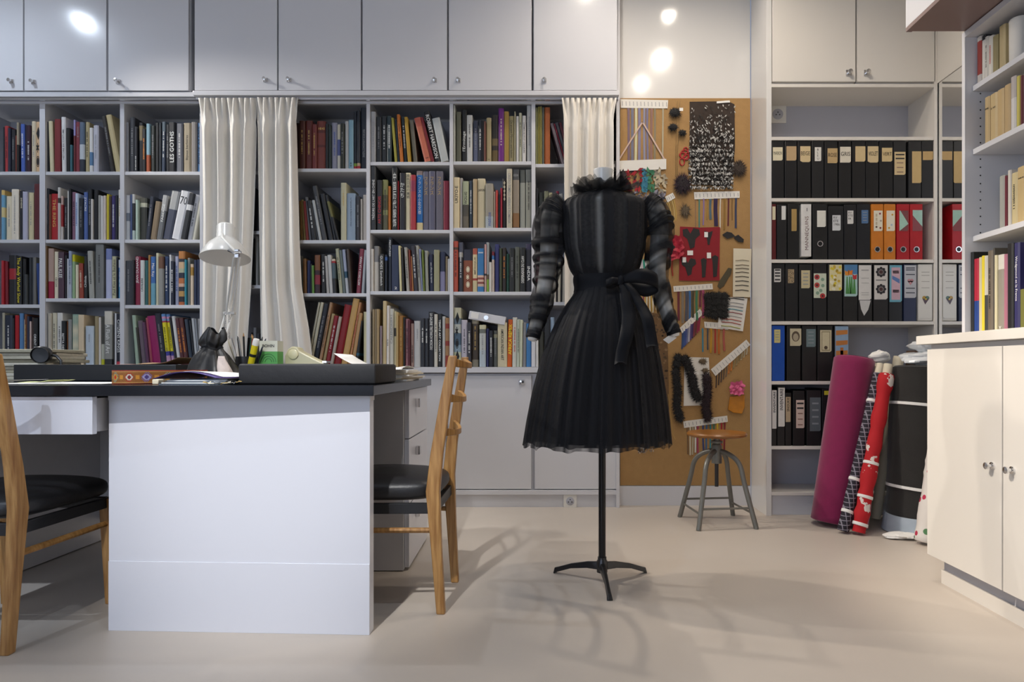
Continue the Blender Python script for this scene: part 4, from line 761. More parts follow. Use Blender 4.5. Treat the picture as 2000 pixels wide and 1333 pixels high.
p0, p1 = Vector((-1.158, 2.485, zt + .012)), Vector((-1.112, 2.462, zt + .160)); d = p1 - p0
MB().tube([p0, p0 + d * .84], .0115, 16).build('tube_body', mat('glue_yellow', 'D9C81C', .4), g, smooth=True)
MB().tube([p0 + d * .841, p0 + d * .97, p1], [.012, .012, .010], 16).build('cap', 'lamp_white', g, smooth=True)
MB().tube([p0 + d * .55, p0 + d * .62], .0118, 16).build('label_band', 'ink_black', g, smooth=True)
# box of pins: cream lid, green body with rings, name on the lid
bx = thing('pin_box', (-1.085, 2.55, zt), 'small green and cream carton lettered BOHIN beside the pen cup', 'carton')
x0, x1, y0, y1 = -1.128, -1.058, 2.52, 2.575; zm, z1 = PZ(687, 2.52), PZ(666, 2.52)
MB().box(x0, x1, y0, y1, zt, zm).build('carton_body', mat('carton_green', '56A552', .5), bx)
MB().box(x0, x1, y0, y1, zm + .0002, z1).build('carton_lid', mat('carton_cream', 'DCDCCB', .55), bx)
lettering('BOHIN', 'brand_lettering', 'ink_black', bx, ((x0 + x1) / 2, y0 - .0006, PZ(676, 2.52)), .046, .0115, bold=.02)
for r in (.012, .020, .028):
    pts = [((x0 + x1) / 2 + r * math.cos(a) * 1.05, y0 - .0006, PZ(708, 2.52) + r * 1.15 * math.sin(a)) for a in [math.pi * k / 20 for k in range(21)]]
    MB().tube(pts, .0009, 4).build('printed_ring', mat('ring_green', '1C4A2A', .5), bx)
# cream tape dispenser
prof = [(.0, 0), (.0, .10), (.012, .126), (.03, .137), (.05, .132), (.058, .118), (.115, .088), (.155, .07), (.165, .055), (.165, 0)]
td = thing('tape_dispenser', (-1.0, 2.62, zt), 'cream plastic tape dispenser with a sloping nose behind the flat case', 'tape dispenser')
X0 = PX(556, 2.60)
MB().slab([(X0 + x, 2.60, zt + z) for x, z in prof], (0, .06, 0)).build('dispenser_body', mat('dispenser_plastic', 'CFC8A4', .35), td, bevel=.005)
MB().lathe([(.0001, .004), (.016, .004), (.020, .002), (.020, 0)], (X0 + .035, 2.597, zt + .105), 24, ax=(0, -1, 0)).build('tape_roll', mat('tape_film', 'E4DCB4', .25), td, smooth=True)
MB().box(X0 + .15, X0 + .166, 2.602, 2.658, zt + .0705, zt + .078).build('cutting_edge', 'chrome', td)
# papers piled behind the case, the top sheets curling up
pp = thing('paper_pile', (-.70, 2.62, zt), 'pile of printed papers behind the flat black case', 'papers')
for i in range(7):
    an = rd.uniform(-.12, .12); cx, cy = -.672 + rd.uniform(-.008, .008), 2.64; ca, sa = math.cos(an), math.sin(an)
    pts = [(cx + x * ca - y * sa, cy + x * sa + y * ca) for x, y in ((-.11, -.15), (.115, -.15), (.115, .15), (-.11, .15))]
    MB().prism(pts, zt + .0062 * i, zt + .0062 * i + .0056).build('paper_bundle', ['paper', 'paper_cream', 'card'][i % 3], pp)
sheet('paper_sheet', [(-.555, 2.42), (-.79, 2.37), (-.81, 2.66), (-.57, 2.72)], zt + .0448, 'paper', 'large white sheet curling upward on top of the paper pile', 'paper', 'loose papers on the desk', .14)
sheet('paper_sheet', [(-.80, 2.50), (-.555, 2.46), (-.56, 2.76), (-.79, 2.80)], zt + .0435, 'card', 'cream sheet directly under the curling white sheet', 'paper', 'loose papers on the desk', .02)
tg = thing('jewellery_tangle', (-1.02, 1.98, zt), 'small tangle of trimmings and wire under the flat case corner', 'trimmings')
for i in range(9):
    p = Vector((-1.03 + .012 * i, 1.955 + .003 * (i % 3), zt + .002)); pts = [p + Vector((rd.uniform(-.012, .012), rd.uniform(-.008, .008), abs(rd.uniform(0, .009)))) for _ in range(5)]
    MB().tube([crv(pts, k / 16) for k in range(17)], .0011, 5).build('trimming_wire', ['ink_gold', 'ink_cream', 'chrome', 'ink_black'][i % 4], tg, smooth=True)

# ------------------------------------------------------------------ white balanced-arm lamp
YLp = 3.10
lp = thing('desk_lamp', W(455, 742, YLp), 'white balanced-arm desk lamp with a bell shade in front of the curtain', 'lamp'); lp.location.z = zt; lp.location.y = 2.95
rc = W(440, 505, YLp); ax = Vector((-.08, .20, 1)).normalized()
MB().lathe([(.112, 0), (.1115, .004), (.098, .034), (.076, .068), (.048, .094), (.041, .103), (.0405, .160), (.034, .170), (.009, .174), (.009, .180), (.0001, .180)], rc, 40, ax=ax).build('shade', 'lamp_white', lp, smooth=True, angle=50)
MB().lathe([(.1095, .001), (.096, .034), (.074, .0665), (.046, .092), (.0001, .094)], rc, 40, ax=ax).build('shade_lining', 'lamp_white', lp, smooth=True)
MB().lathe([(.0001, .012), (.018, .016), (.026, .036), (.022, .056), (.014, .075), (.0001, .076)], rc, 20, ax=ax).build('bulb', mat('bulb_glass', 'E8E6DE', .3), lp, smooth=True)
MB().lathe([(.0058, 0), (.0058, .012), (.0001, .012)], rc + ax * .045 + Vector((.0, -.078, 0)), 10, ax=(0, -1, .3)).build('shade_knob', 'lamp_white', lp, smooth=True)
hj = W(463, 495, YLp - .10)
MB().tube([rc + ax * .12 + Vector((.0, -.036, 0)), rc + ax * .09 + Vector((.02, -.07, .0)), hj], .007, 8).build('head_bracket', 'lamp_white', lp, smooth=True)
MB().box(hj.x - .010, hj.x + .010, hj.y - .008, hj.y + .008, hj.z - .022, hj.z + .018).build('joint_plate', 'chrome', lp, bevel=.002)
MB().tube([hj + Vector((-.035, -.012, .012)), hj + Vector((-.012, -.012, 0)), hj + Vector((.024, -.012, .004))], .006, 8).build('wing_nut', 'chrome', lp, smooth=True)
el = W(448, 612, YLp - .02)
for dx in (-.014, .016):
    MB().tube([hj + Vector((dx * .9 - .002, 0, -.018)), el + Vector((dx, 0, 0))], .0052, 6).build('upper_arm', 'lamp_white', lp, smooth=True)
    MB().tube([el + Vector((dx * 1.1 - .008, .012, .0)), Vector((el.x + dx - .012, 2.95, zt + .045))], .0052, 6).build('lower_arm', 'lamp_white', lp, smooth=True)
    sp = [el + Vector((dx * .6 - .004 + .005 * math.cos(k * 1.25), -.012 + .005 * math.sin(k * 1.25), .004 - .0013 * k)) for k in range(100)]
    MB().tube(sp, .0011, 4).build('spring', 'chrome', lp)
MB().tube([hj + Vector((.0, .006, .0)), W(457, 560, YLp), el + Vector((.002, .004, .02))], .0075, 6).build('cable_arm', 'lamp_white', lp, smooth=True)
MB().box(el.x - .028, el.x + .026, el.y - .006, el.y + .014, el.z - .006, el.z + .006).build('elbow_plate', 'lamp_white', lp, bevel=.002)
MB().lathe([(.0001, 0), (.062, 0), (.062, .014), (.05, .02), (.014, .026), (.012, .046), (.0001, .046)], (el.x - .012, 2.95, zt), 28).build('lamp_base', 'lamp_white', lp, smooth=True)

# ------------------------------------------------------------------ workshop stool
sx, sy = .855, 3.345
st = thing('workshop_stool', (sx, sy, 0), 'grey steel swivel stool with a round wooden seat below the pinboard', 'stool', local=True, rz=R(6.5))
zs = PZ(850, 3.3)
MB().lathe([(.0001, 0), (.135, 0), (.150, .006), (.152, .014), (.146, .022), (.11, .018), (.0001, .014)], (0, 0, zs - .012), 48).build('seat', mat('stool_wood', '8E5C28', .3, noise=.2, nscale=14), st, smooth=True, angle=50)
MB().lathe([(.030, 0), (.030, .012), (.018, .014), (.018, .035), (.0001, .035)], (0, 0, zs - .047), 20).build('swivel_plate', 'steel_grey', st, smooth=True)
MB().lathe([(.0001, 0), (.026, 0), (.026, .09), (.020, .10), (.0001, .10)], (0, 0, zs - .15), 20).build('hub', 'steel_grey', st, smooth=True)
MB().lathe([(.0001, 0), (.010, 0), (.010, .18), (.0001, .18)], (0, 0, zs - .27), 12).build('screw_spindle', 'dark_metal', st, smooth=True)
for ix, iy in ((-1, -1), (1, -1), (1, 1), (-1, 1)):
    P = [(ix * .012, iy * .012, zs - .085), (ix * .045, iy * .045, zs - .098), (ix * .075, iy * .075, zs - .125), (ix * .092, iy * .092, zs - .165), (ix * .104, iy * .104, .22), (ix * .148, iy * .148, .0)]
    MB().tube([crv(P, k / 20) for k in range(21)], .0125, 10).build('leg', 'steel_grey', st, smooth=True)
for a, b2, z in (((-1, -1), (1, -1), .10), ((1, -1), (1, 1), .075), ((1, 1), (-1, 1), .10), ((-1, 1), (-1, -1), .075)):
    k = .148 - .044 * z / .22
    MB().tube([(a[0] * k, a[1] * k, z), (b2[0] * k, b2[1] * k, z)], .0055, 8).build('rung', 'steel_grey', st, smooth=True)
# ------------------------------------------------------------------ tailor's mannequin and the black tulle dress
YM = 2.43; KM = YM / F; MX = PX(1180, YM)
def mp(x, y, dY=0): p = W(x, y, YM); p.y += dY; return p
mn = thing('mannequin', (PX(1176, YM), YM, 0), 'white dress mannequin on a black pole with a three-legged star base', 'mannequin')
cxm = PX(1176, YM)
MB().lathe([(.0001, .045), (.0135, .045), (.0135, .60), (.0001, .60)], (cxm, YM, 0), 20).build('pole', mat('pole_black', (.02, .02, .022), .15, .6), mn, smooth=True)
MB().lathe([(.0001, .035), (.020, .035), (.021, .075), (.0165, .082), (.0165, .092), (.0001, .092)], (cxm, YM, 0), 24).build('base_hub', 'dark_metal', mn, smooth=True)
for ang in (-90 + 3, 30, 150):
    d = Vector((math.cos(R(ang)), math.sin(R(ang)), 0)); sd = Vector((-d.y, d.x, 0)); V = []
    for r, hw, zb_, zt_ in ((.012, .014, .045, .072), (.06, .012, .043, .066), (.13, .009, .030, .048), (.188, .010, .008, .026), (.202, .011, .0, .022), (.206, .010, .0, .004)):
        c = Vector((cxm, YM, 0)) + d * r
        V += [c - sd * hw + Vector((0, 0, zb_)), c + sd * hw + Vector((0, 0, zb_)), c + sd * hw * .55 + Vector((0, 0, zt_)), c - sd * hw * .55 + Vector((0, 0, zt_))]
    n = 6; fs = [[0, 1, 2, 3], [(n - 1) * 4 + k for k in (3, 2, 1, 0)]] + [[i * 4 + k, i * 4 + 4 + k, i * 4 + 4 + (k + 1) % 4, i * 4 + (k + 1) % 4] for i in range(n - 1) for k in range(4)]
    MB().add(V, fs).build('base_leg', 'dark_metal', mn, bevel=.003)
BOD = [(372, 19, .95), (378, 34, .8), (385, 58, .62), (392, 74, .56), (404, 80, .56), (430, 79, .62), (460, 78, .68), (490, 75, .70), (515, 66, .70), (540, 54, .72), (572, 54, .74)]
def prof_at(P, y):
    for a, b2 in zip(P, P[1:]):
        if y <= b2[0]: f = (y - a[0]) / (b2[0] - a[0]); f = max(0, f); return [p + (q - p) * f for p, q in zip(a[1:], b2[1:])]
    return list(P[-1][1:])
def torso(scale):
    def fn(u, v):
        th = 2 * math.pi * u; y = 372 + 200 * v; hw, dr = prof_at(BOD, y); hw *= KM * scale
        return Vector((MX + hw * math.cos(th), YM + hw * dr * math.sin(th), PZ(y, YM)))
    return fn
mb = MB().grid(torso(.95), 40, 30, wrap=True, flip=True); mb.build('torso', 'lamp_white', mn, smooth=True, angle=180)
mb = MB().lathe([(.030, 0), (.0345, .03), (.0345, .085), (.037, .098), (.0365, .103), (.030, .1045), (.0001, .1045)], (PX(1178, YM), YM, PZ(386, YM)), 32); mb.build('neck', 'lamp_white', mn, smooth=True, angle=50)
ARML = [(1098, 390, 18), (1086, 402, 22), (1076, 425, 28), (1073, 470, 31), (1070, 520, 28), (1064, 560, 24), (1056, 600, 21), (1047, 635, 16), (1041, 660, 13)]
ARMR = [(1260, 390, 18), (1272, 400, 22), (1284, 420, 26), (1289, 455, 28), (1286, 500, 26), (1285, 540, 22), (1293, 580, 19), (1304, 620, 16), (1315, 653, 13)]
def arm_pt(A, f, back=0):
    x, y, r = crv(A, f); return mp(x, y, .01 - .05 * max(0, f - .45)), r * KM
for A in (ARML, ARMR):
    pts = [arm_pt(A, k / 24) for k in range(25)]; pe, _ = arm_pt(A, 1.0); d = (pe - pts[-2][0]).normalized()
    path = [p for p, _ in pts] + [pe + d * .012]
    rr = [min(r * .84, .042 - .020 * k / 24) for k, (_, r) in enumerate(pts)] + [.016]
    MB().tube(path, rr, 20).build('arm', 'lamp_white', mn, smooth=True, angle=60)

dr = thing('tulle_dress', (cxm, YM, .5), 'black sheer tulle dress with ruched sleeves, sash bow and full skirt on the mannequin', 'dress')
def den_attr(o, fn):
    me = o.data; at = me.attributes.new('den', 'FLOAT', 'POINT'); at.data.foreach_set('value', [fn(v.co, i) for i, v in enumerate(me.vertices)])
def sn(x, s):                                                       # smooth pseudo-random 1-D
    i = math.floor(x); f = x - i; f = f * f * (3 - 2 * f); h = lambda k: (math.sin(k * 127.1 + s * 311.7) * 43758.5453) % 1.0
    return h(i) * (1 - f) + h(i + 1) * f
# bodice: gathered vertical folds over the torso
NB, NVB = 220, 40
def bod(u, v):
    th = 2 * math.pi * u; y = 373 + 176 * v; hw, dp = prof_at(BOD, y); g = math.sin(math.pi * v) ** .5
    fold = .0045 * g * (sn(u * 90, 1) - .5) * 2 + .003 * g * (sn(u * 44, 5) - .5)
    hw = hw * KM * 1.03 + .002 + .008 * math.exp(-((v - .88) / .09) ** 2) + fold
    return Vector((MX + hw * math.cos(th), YM + hw * dp * 1.08 * math.sin(th), PZ(y, YM)))
o = MB().grid(bod, NB, NVB, wrap=True, flip=True).build('bodice', 'tulle', dr, smooth=True, angle=180)
def bden(co, i):
    u = (i % NB) / NB; v = (i // NB) / NVB
    d = .74 + .26 * (sn(u * 60, 3)) - .50 * max(0, sn(u * 40, 9) - .5) / .5
    return min(1, d + .25 * max(0, v - .86) / .14 + .25 * max(0, .12 - v) / .12)
den_attr(o, bden)
# sleeves: puffed at the shoulder, ruched to the wrist
def sleeve(A, s):
    NS, NR = 150, 36; V = []; cen = [arm_pt(A, k / NS) for k in range(NS + 1)]
    up = Vector((0, -1, 0)); D = []
    for k, (p, r) in enumerate(cen):
        f = k / NS; t = (cen[min(k + 1, NS)][0] - cen[max(k - 1, 0)][0]).normalized(); u0 = (up - t * up.dot(t)).normalized(); w0 = t.cross(u0)
        puff = math.exp(-((f - .28) / .2) ** 2)
        for j in range(NR):
            a = 2 * math.pi * j / NR
            q = f * 52 + 1.3 * math.sin(a + s) + .5 * math.sin(2 * a + 3 * s) + 1.5 * sn(f * 9, s)
            ru = sn(q, s * 3.7) - .5; rad = r * (1 + ru * (.20 if f > .45 else .24) + puff * .22 * (sn(2 * f * 20 + 2 * math.sin(a), s + 2) - .5))
            V.append(p + (u0 * math.cos(a) + w0 * math.sin(a)) * rad)
            dz_ = sn(q + .3, s * 3.7); de = .40 + .62 * dz_ * dz_ * (3 - 2 * dz_) + (.12 if f > .93 else 0)
            de -= .30 * max(0, sn(f * 16 + 1.3 * math.sin(a + 1), s * 5 + 1) - .55) / .45
            if f < .10: de += .25
            D.append(max(.18, min(1, de)))
    fs = [[k * NR + j, k * NR + (j + 1) % NR, (k + 1) * NR + (j + 1) % NR, (k + 1) * NR + j] for k in range(NS) for j in range(NR)]
    o = MB().add(V, fs).build('sleeve', 'tulle', dr, smooth=True, angle=180); den_attr(o, lambda co, i: D[i])
    # loose second layer puff at the shoulder, crumpled
    def puff(u, v):
        f = .02 + .38 * v; p, r = arm_pt(A, f); t = (arm_pt(A, f + .02)[0] - arm_pt(A, max(0, f - .02))[0]).normalized(); u0 = (up - t * up.dot(t)).normalized(); w0 = t.cross(u0); a = 2 * math.pi * u
        rad = r * (1.04 + .34 * math.sin(math.pi * v) * (sn(u * 13 + 3 * v, s + 4) - .25))
        return p + (u0 * math.cos(a) + w0 * math.sin(a)) * rad
    o = MB().grid(puff, 70, 26, wrap=True).build('shoulder_puff', 'tulle', dr, smooth=True, angle=180)
    den_attr(o, lambda co, i: .16 + .62 * sn((i % 70) * .42 + (i // 70) * .3, s + 8) ** 1.5)
    p, r = arm_pt(A, .985); t = (arm_pt(A, 1)[0] - arm_pt(A, .95)[0]).normalized()
    MB().lathe([(r * .95, -.007), (r * 1.08, -.005), (r * 1.08, .005), (r * .95, .007)], p, 24, ax=t).build('cuff', 'satin_black', dr, smooth=True)
sleeve(ARML, 1.3); sleeve(ARMR, 2.9)
# ruffled collar
def ruff(r0, r1, z0, z1, nw, s, amp):
    def fn(u, v):
        th = 2 * math.pi * u; wv = math.sin(nw * th + s) + .6 * math.sin((nw * 2 - 3) * th + 2 * s); r = r0 + (r1 - r0) * v * (1 + .18 * math.sin((nw - 2) * th + s * 3))
        return Vector((PX(1178, YM) + r * math.cos(th), YM + r * .8 * math.sin(th), z0 + (z1 - z0) * v ** .8 + amp * v * wv + .006 * v * math.sin(17 * th)))
    return fn
zc = PZ(384, YM)
for i, (r0, r1, z0, z1, nw, s, amp, dn) in enumerate([(.038, .122, zc + .004, zc + .040, 5, .4, .013, .36), (.038, .100, zc + .008, zc + .050, 6, 2.0, .012, .34), (.038, .118, zc, zc + .020, 6, 4.1, .012, .42), (.037, .068, zc + .012, zc + .052, 5, 5.2, .010, .26)]):
    o = MB().grid(ruff(r0, r1, z0, z1, nw, s, amp), 140, 12, wrap=True).build('collar_ruffle', 'tulle_soft', dr, smooth=True, angle=180)
    den_attr(o, lambda co, k, dn=dn, s=s: dn + .35 * sn((k % 140) * .22, s) + .2 * (1 - (k // 140) / 12))
MB().lathe([(.040, 0), (.043, .006), (.043, .018), (.040, .024)], (PX(1178, YM), YM, zc - .008), 32).build('neckband', 'satin_black', dr, smooth=True)
# skirt
SK = [(562, 54, 0), (578, 62, 0), (600, 77, -1), (630, 92, -3), (665, 106, -5), (700, 116, -7), (760, 129, -10), (820, 139, -12), (874, 146, -14)]
def skirt(scale, ytop, ybot, n1, n2, s, a1, hem):
    def fn(u, v):
        th = 2 * math.pi * u; y = ytop + (ybot - ytop) * v; hw, cx = prof_at(SK, y)
        g = min(1, v * 1.25 + .08)
        pl = a1 * g * (math.sin(n1 * th + 1.5 * math.sin(3 * th + s)) * .25 + (sn(u * n2, s) - .5) * 1.0 + (sn(u * 37, s + 6) - .5) * .8)
        r = hw * KM * scale + pl
        z = PZ(y, YM) + (hem * v ** 6 * (sn(u * 60, s + 3) - .5))
        return Vector((PX(1180 + cx, YM) + r * math.cos(th), YM + r * .84 * math.sin(th), z))
    return fn
for nm, sc, y1, n1, n2, s, a1, hem, m, dfn in (('underskirt', .90, 858, 38, 60, 1.0, .008, .004, 'satin_black', None),
                                             ('tulle_layer', .955, 864, 44, 90, 2.0, .010, .012, 'tulle', lambda u, v, s: .62 + .45 * sn(u * 120, s)),
                                             ('tulle_layer', 1.0, 868, 40, 110, 3.3, .009, .016, 'tulle', lambda u, v, s: .42 + .62 * sn(u * 150, s) - .10 * v)):
    NU = 360; o = MB().grid(skirt(sc, 562, y1, n1, n2, s, a1, hem), NU, 36, wrap=True, flip=True).build(nm, m, dr, smooth=True, angle=180)
    if dfn: den_attr(o, lambda co, i: max(.3, min(1, dfn((i % NU) / NU, (i // NU) / 36, s) + .3 * max(0, 1 - (i // NU) / 12))))
# sash, knot, loops and tails
def band(u, v):
    th = 2 * math.pi * u; y = 540 + 31 * v; hw, dp = prof_at(BOD, y); hw = hw * KM * 1.05 + .006 + .002 * math.sin(2 * math.pi * v) + .001 * math.sin(7 * th)
    return Vector((MX + hw * math.cos(th), YM + hw * dp * 1.08 * math.sin(th), PZ(y, YM)))
MB().grid(band, 60, 6, wrap=True, flip=True).build('sash', 'satin_black', dr, smooth=True, angle=180)
yk = YM - .105
kn = mp(1206, 556); kn.y = yk
MB().lathe([(.0001, -.018), (.012, -.016), (.016, -.004), (.015, .008), (.010, .018), (.0001, .019)], kn, 16, ax=(.3, 0, 1), sy=.8).build('bow_knot', 'satin_black', dr, smooth=True)
def strip(pts, wds, nm, n=24, th=.0012, tilt=(0, 0, 0)):
    V = []
    for k in range(n + 1):
        c = Vector(crv(pts, k / n)); wv = Vector(crv(wds, k / n)); V += [c - wv, c - wv * .33 + Vector((0, -.003, 0)), c + wv * .33 + Vector((0, -.003, 0)), c + wv]
    fs = [[k * 4 + j, k * 4 + j + 1, k * 4 + 5 + j, k * 4 + 4 + j] for k in range(n) for j in range(3)]
    o = MB().add(V, fs).build(nm, 'satin_black', dr, smooth=True, angle=180); s_ = o.modifiers.new('thickness', 'SOLIDIFY'); s_.thickness = th; return o
def q(x, y, Y): return (PX(x, YM), Y, PZ(y, YM))
strip([q(1210, 554, yk - .005), q(1240, 549, yk - .03), q(1270, 556, yk - .02), q(1274, 568, yk + .005), q(1250, 572, yk + .02), q(1212, 558, yk + .006)], [(0, 0, .013), (.002, 0, .026), (.0, 0, .025), (0, 0, .020), (0, 0, .024), (0, 0, .013)], 'bow_loop')
strip([q(1203, 556, yk - .004), q(1188, 558, yk - .022), q(1178, 562, yk - .006), q(1190, 564, yk + .004), q(1204, 558, yk + .004)], [(0, 0, .010), (0, 0, .014), (0, 0, .013), (0, 0, .012), (0, 0, .01)], 'bow_loop')
def skY(y): return YM - (prof_at(SK, y)[0] * KM * .84 + .022)
def tail(P, wds, nm, notch):
    V = []; n = 26
    for k in range(n + 1):
        x, y, wd = crv(P, k / n); c = Vector((PX(x, YM), skY(y) - .004 * math.sin(k * .5), PZ(y, YM))); w_ = wd * KM
        for j in (-1, -.33, .33, 1):
            dz = (notch * (1 - abs(j)) if k == n else 0)
            V.append(c + Vector((w_ * j, -.003 * (1 - abs(j)) + .001 * j, dz)))
    fs = [[k * 4 + j, k * 4 + j + 1, k * 4 + 5 + j, k * 4 + 4 + j] for k in range(n) for j in range(3)]
    o = MB().add(V, fs).build(nm, 'satin_black', dr, smooth=True, angle=180); s_ = o.modifiers.new('thickness', 'SOLIDIFY'); s_.thickness = .0012
tail([(1210, 562, 7), (1214, 590, 11), (1218, 625, 13), (1212, 660, 12.5), (1204, 690, 11.5), (1200, 714, 11)], None, 'bow_tail', .014)
tail([(1216, 560, 6), (1232, 585, 9), (1248, 620, 11), (1254, 650, 11), (1258, 684, 11)], None, 'bow_tail', .012)
# white swing ticket at the wrist
tk = mp(1313, 661); tk.y -= .02
tag(MB().slab([W(1295, 664, YM - .03), W(1306, 656, YM - .03), W(1322, 660, YM - .03), W(1306, 672, YM - .03)], (0, .001, 0)).build('swing_ticket', 'paper'), 'small white swing ticket hanging from the dress wrist', 'tag')
# ------------------------------------------------------------------ box files on the tall shelf
def disc(mb, x, z, r, col, y, n=10, sz=1.0):
    mb.col = hx(col); mb.add([(x + r * math.cos(2 * math.pi * k / n), y, z + r * sz * math.sin(2 * math.pi * k / n)) for k in range(n)], [list(range(n))])
def poly(mb, pts, col, y):
    mb.col = hx(col); mb.add([(x, y, z) for x, z in pts], [list(range(len(pts)))])
def print_label(mb, kind, x0, x1, z0, z1, y):
    """flat print on a paper label"""
    w_, h_ = x1 - x0, z1 - z0; e = .0003; P = lambda u, v: (x0 + u * w_, z0 + v * h_); yy_ = y - e
    def lines(vs, col='55555A', a=.12, b=.88, t=.03):
        for v in vs: poly(mb, [P(a, v), P(b, v), P(b, v + t), P(a, v + t)], col, yy_)
    if kind == 'flowers':
        for u, v, c in ((.25, .85, 'A8383A'), (.25, .52, 'B04038'), (.7, .08, 'B03030')):
            disc(mb, *P(u, v), w_ * .22, c, yy_); disc(mb, *P(u, v), w_ * .08, '401418', yy_ - e)
        for u, v in ((.7, .75), (.72, .5), (.3, .2), (.55, .3)): disc(mb, *P(u, v), w_ * .14, '7E9A84', yy_)
    elif kind == 'yellow':
        rd = random.Random(2)
        for _ in range(26): disc(mb, *P(rd.uniform(.12, .88), rd.uniform(.05, .95)), w_ * .11, rd.choice(['D8C43A', 'E4E0C8', '9A8420', 'C8A83C']), yy_ - rd.uniform(0, e))
    elif kind == 'tulips':
        poly(mb, [P(0, .7), P(1, .7), P(1, 1), P(0, 1)], '4A7CAA', yy_)
        for u in (.2, .4, .55, .75): poly(mb, [P(u - .12, .08), P(u + .12, .08), P(u + .04, .62), P(u - .04, .62)], '4E8A4A', yy_ - e)
        for u, v, c in ((.18, .74, 'D88A2A'), (.45, .76, 'DC7A20'), (.78, .62, 'B83038')): poly(mb, [P(u - .14, v - .08), P(u + .14, v - .08), P(u + .17, v + .08), P(u, v + .04), P(u - .17, v + .08)], c, yy_ - 2 * e)
    elif kind == 'ornament':
        for v in (.8, .3):
            for k in range(8): a = k * math.pi / 4; disc(mb, *(lambda p: (p[0] + w_ * .28 * math.cos(a), p[1] + w_ * .28 * math.sin(a)))(P(.5, v)), w_ * .12, '2C2A2E', yy_)
            disc(mb, *P(.5, v), w_ * .16, '4A3030', yy_ - e)
        lines((.55,), '6A6A6A')
    elif kind == 'bluepink':
        poly(mb, [P(.14, .06), P(.86, .06), P(.86, .94), P(.14, .94)], 'C8A8B4', yy_); lines((.82, .78, .3, .26), '6A5A8A', .25, .75); poly(mb, [P(.2, .62), P(.8, .5), P(.8, .62), P(.2, .72)], '5A7AB0', yy_ - e)
    elif kind == 'heart_grey':
        lines((.9, .84, .7, .28, .14), '3A3C48'); p = P(.5, .5); disc(mb, p[0] - w_ * .11, p[1] + w_ * .08, w_ * .15, 'C08A90', yy_); disc(mb, p[0] + w_ * .11, p[1] + w_ * .08, w_ * .15, 'C08A90', yy_); poly(mb, [(p[0] - w_ * .25, p[1] + w_ * .04), (p[0], p[1] - w_ * .32), (p[0] + w_ * .25, p[1] + w_ * .04)], 'C08A90', yy_)
    elif kind == 'heart_multi':
        lines((.88, .82, .7, .58), 'A8A49C', .2, .8, .012); p = P(.52, .37); s = w_ * .16
        disc(mb, p[0] - s * .7, p[1] + s * .5, s, 'B08A2A', yy_); disc(mb, p[0] + s * .7, p[1] + s * .5, s, '4C6A5A', yy_); poly(mb, [(p[0] - s * 1.6, p[1] + s * .2), (p[0] - s * .3, p[1] - s * 2.6), (p[0] + s * 1.6, p[1] + s * .2)], '4A2C34', yy_ - e); disc(mb, p[0], p[1], s * .5, 'C8B43A', yy_ - 2 * e)
    elif kind == 'tail':
        lines((.86, .84, .62, .48, .2, .14), '8A8A8A', .2, .8, .012)
    elif kind == 'mint': poly(mb, [P(0, 0), P(1, .35), P(.1, 1), P(0, 1)], 'A2C8B8', yy_)
    elif kind == 'mint2': poly(mb, [P(0, 1), P(1, 1), P(1, .2), P(0, .75)], 'A2C8BC', yy_)
    elif kind == 'sprigs':
        for u, v, c in ((.7, .85, '8A3A4A'), (.3, .2, '5A4A3A'), (.75, .15, '8A3A3A'), (.8, .5, 'B0A090')): disc(mb, *P(u, v), w_ * .12, c, yy_)
        lines((.3, .5, .7), 'C0B498', .2, .4, .15)
    elif kind == 'sprigs2':
        for u, v, c in ((.7, .8, 'C8962A'), (.3, .15, 'C8962A'), (.6, .3, 'A8B8C8')): disc(mb, *P(u, v), w_ * .12, c, yy_)
    elif kind == 'speckle':
        rd = random.Random(5)
        for _ in range(40): disc(mb, *P(rd.uniform(.08, .92), rd.uniform(.04, .96)), w_ * .06, rd.choice(['3A342C', '6A5C48', '201C18']), yy_)
    elif kind == 'text4': lines((.85, .62, .4, .12), '3A3A3C', .1, .9, .12)
    elif kind == 'fewtext': lines((.85, .68), '2A2A2A', .1, .9, .06); lines((.5, .3, .1), '8A6A60', .2, .8, .04)
    elif kind == 'cameo': disc(mb, *P(.5, .55), w_ * .36, '5A4C3C', yy_, 16, 1.3); disc(mb, *P(.5, .5), w_ * .24, 'A89C84', yy_ - e, 14, 1.4)
    elif kind == 'frame': poly(mb, [P(.12, .06), P(.88, .06), P(.88, .94), P(.12, .94)], '8A8064', yy_); poly(mb, [P(.18, .1), P(.82, .1), P(.82, .9), P(.18, .9)], 'C8BE9C', yy_ - e); disc(mb, *P(.5, .2), w_ * .16, '4A3C2A', yy_ - 2 * e)
    elif kind == 'patch':
        for v in (.03, .36, .70): poly(mb, [P(.05, v), P(.95, v + .04), P(.95, v + .18), P(.05, v + .16)], 'BC7838', yy_)
        poly(mb, [P(.4, .0), P(.6, .0), P(.62, .3), P(.38, .3)], 'B86A2A', yy_)
    elif kind == 'faint': lines((.8, .6, .4, .2), '8A9094', .2, .8, .05)
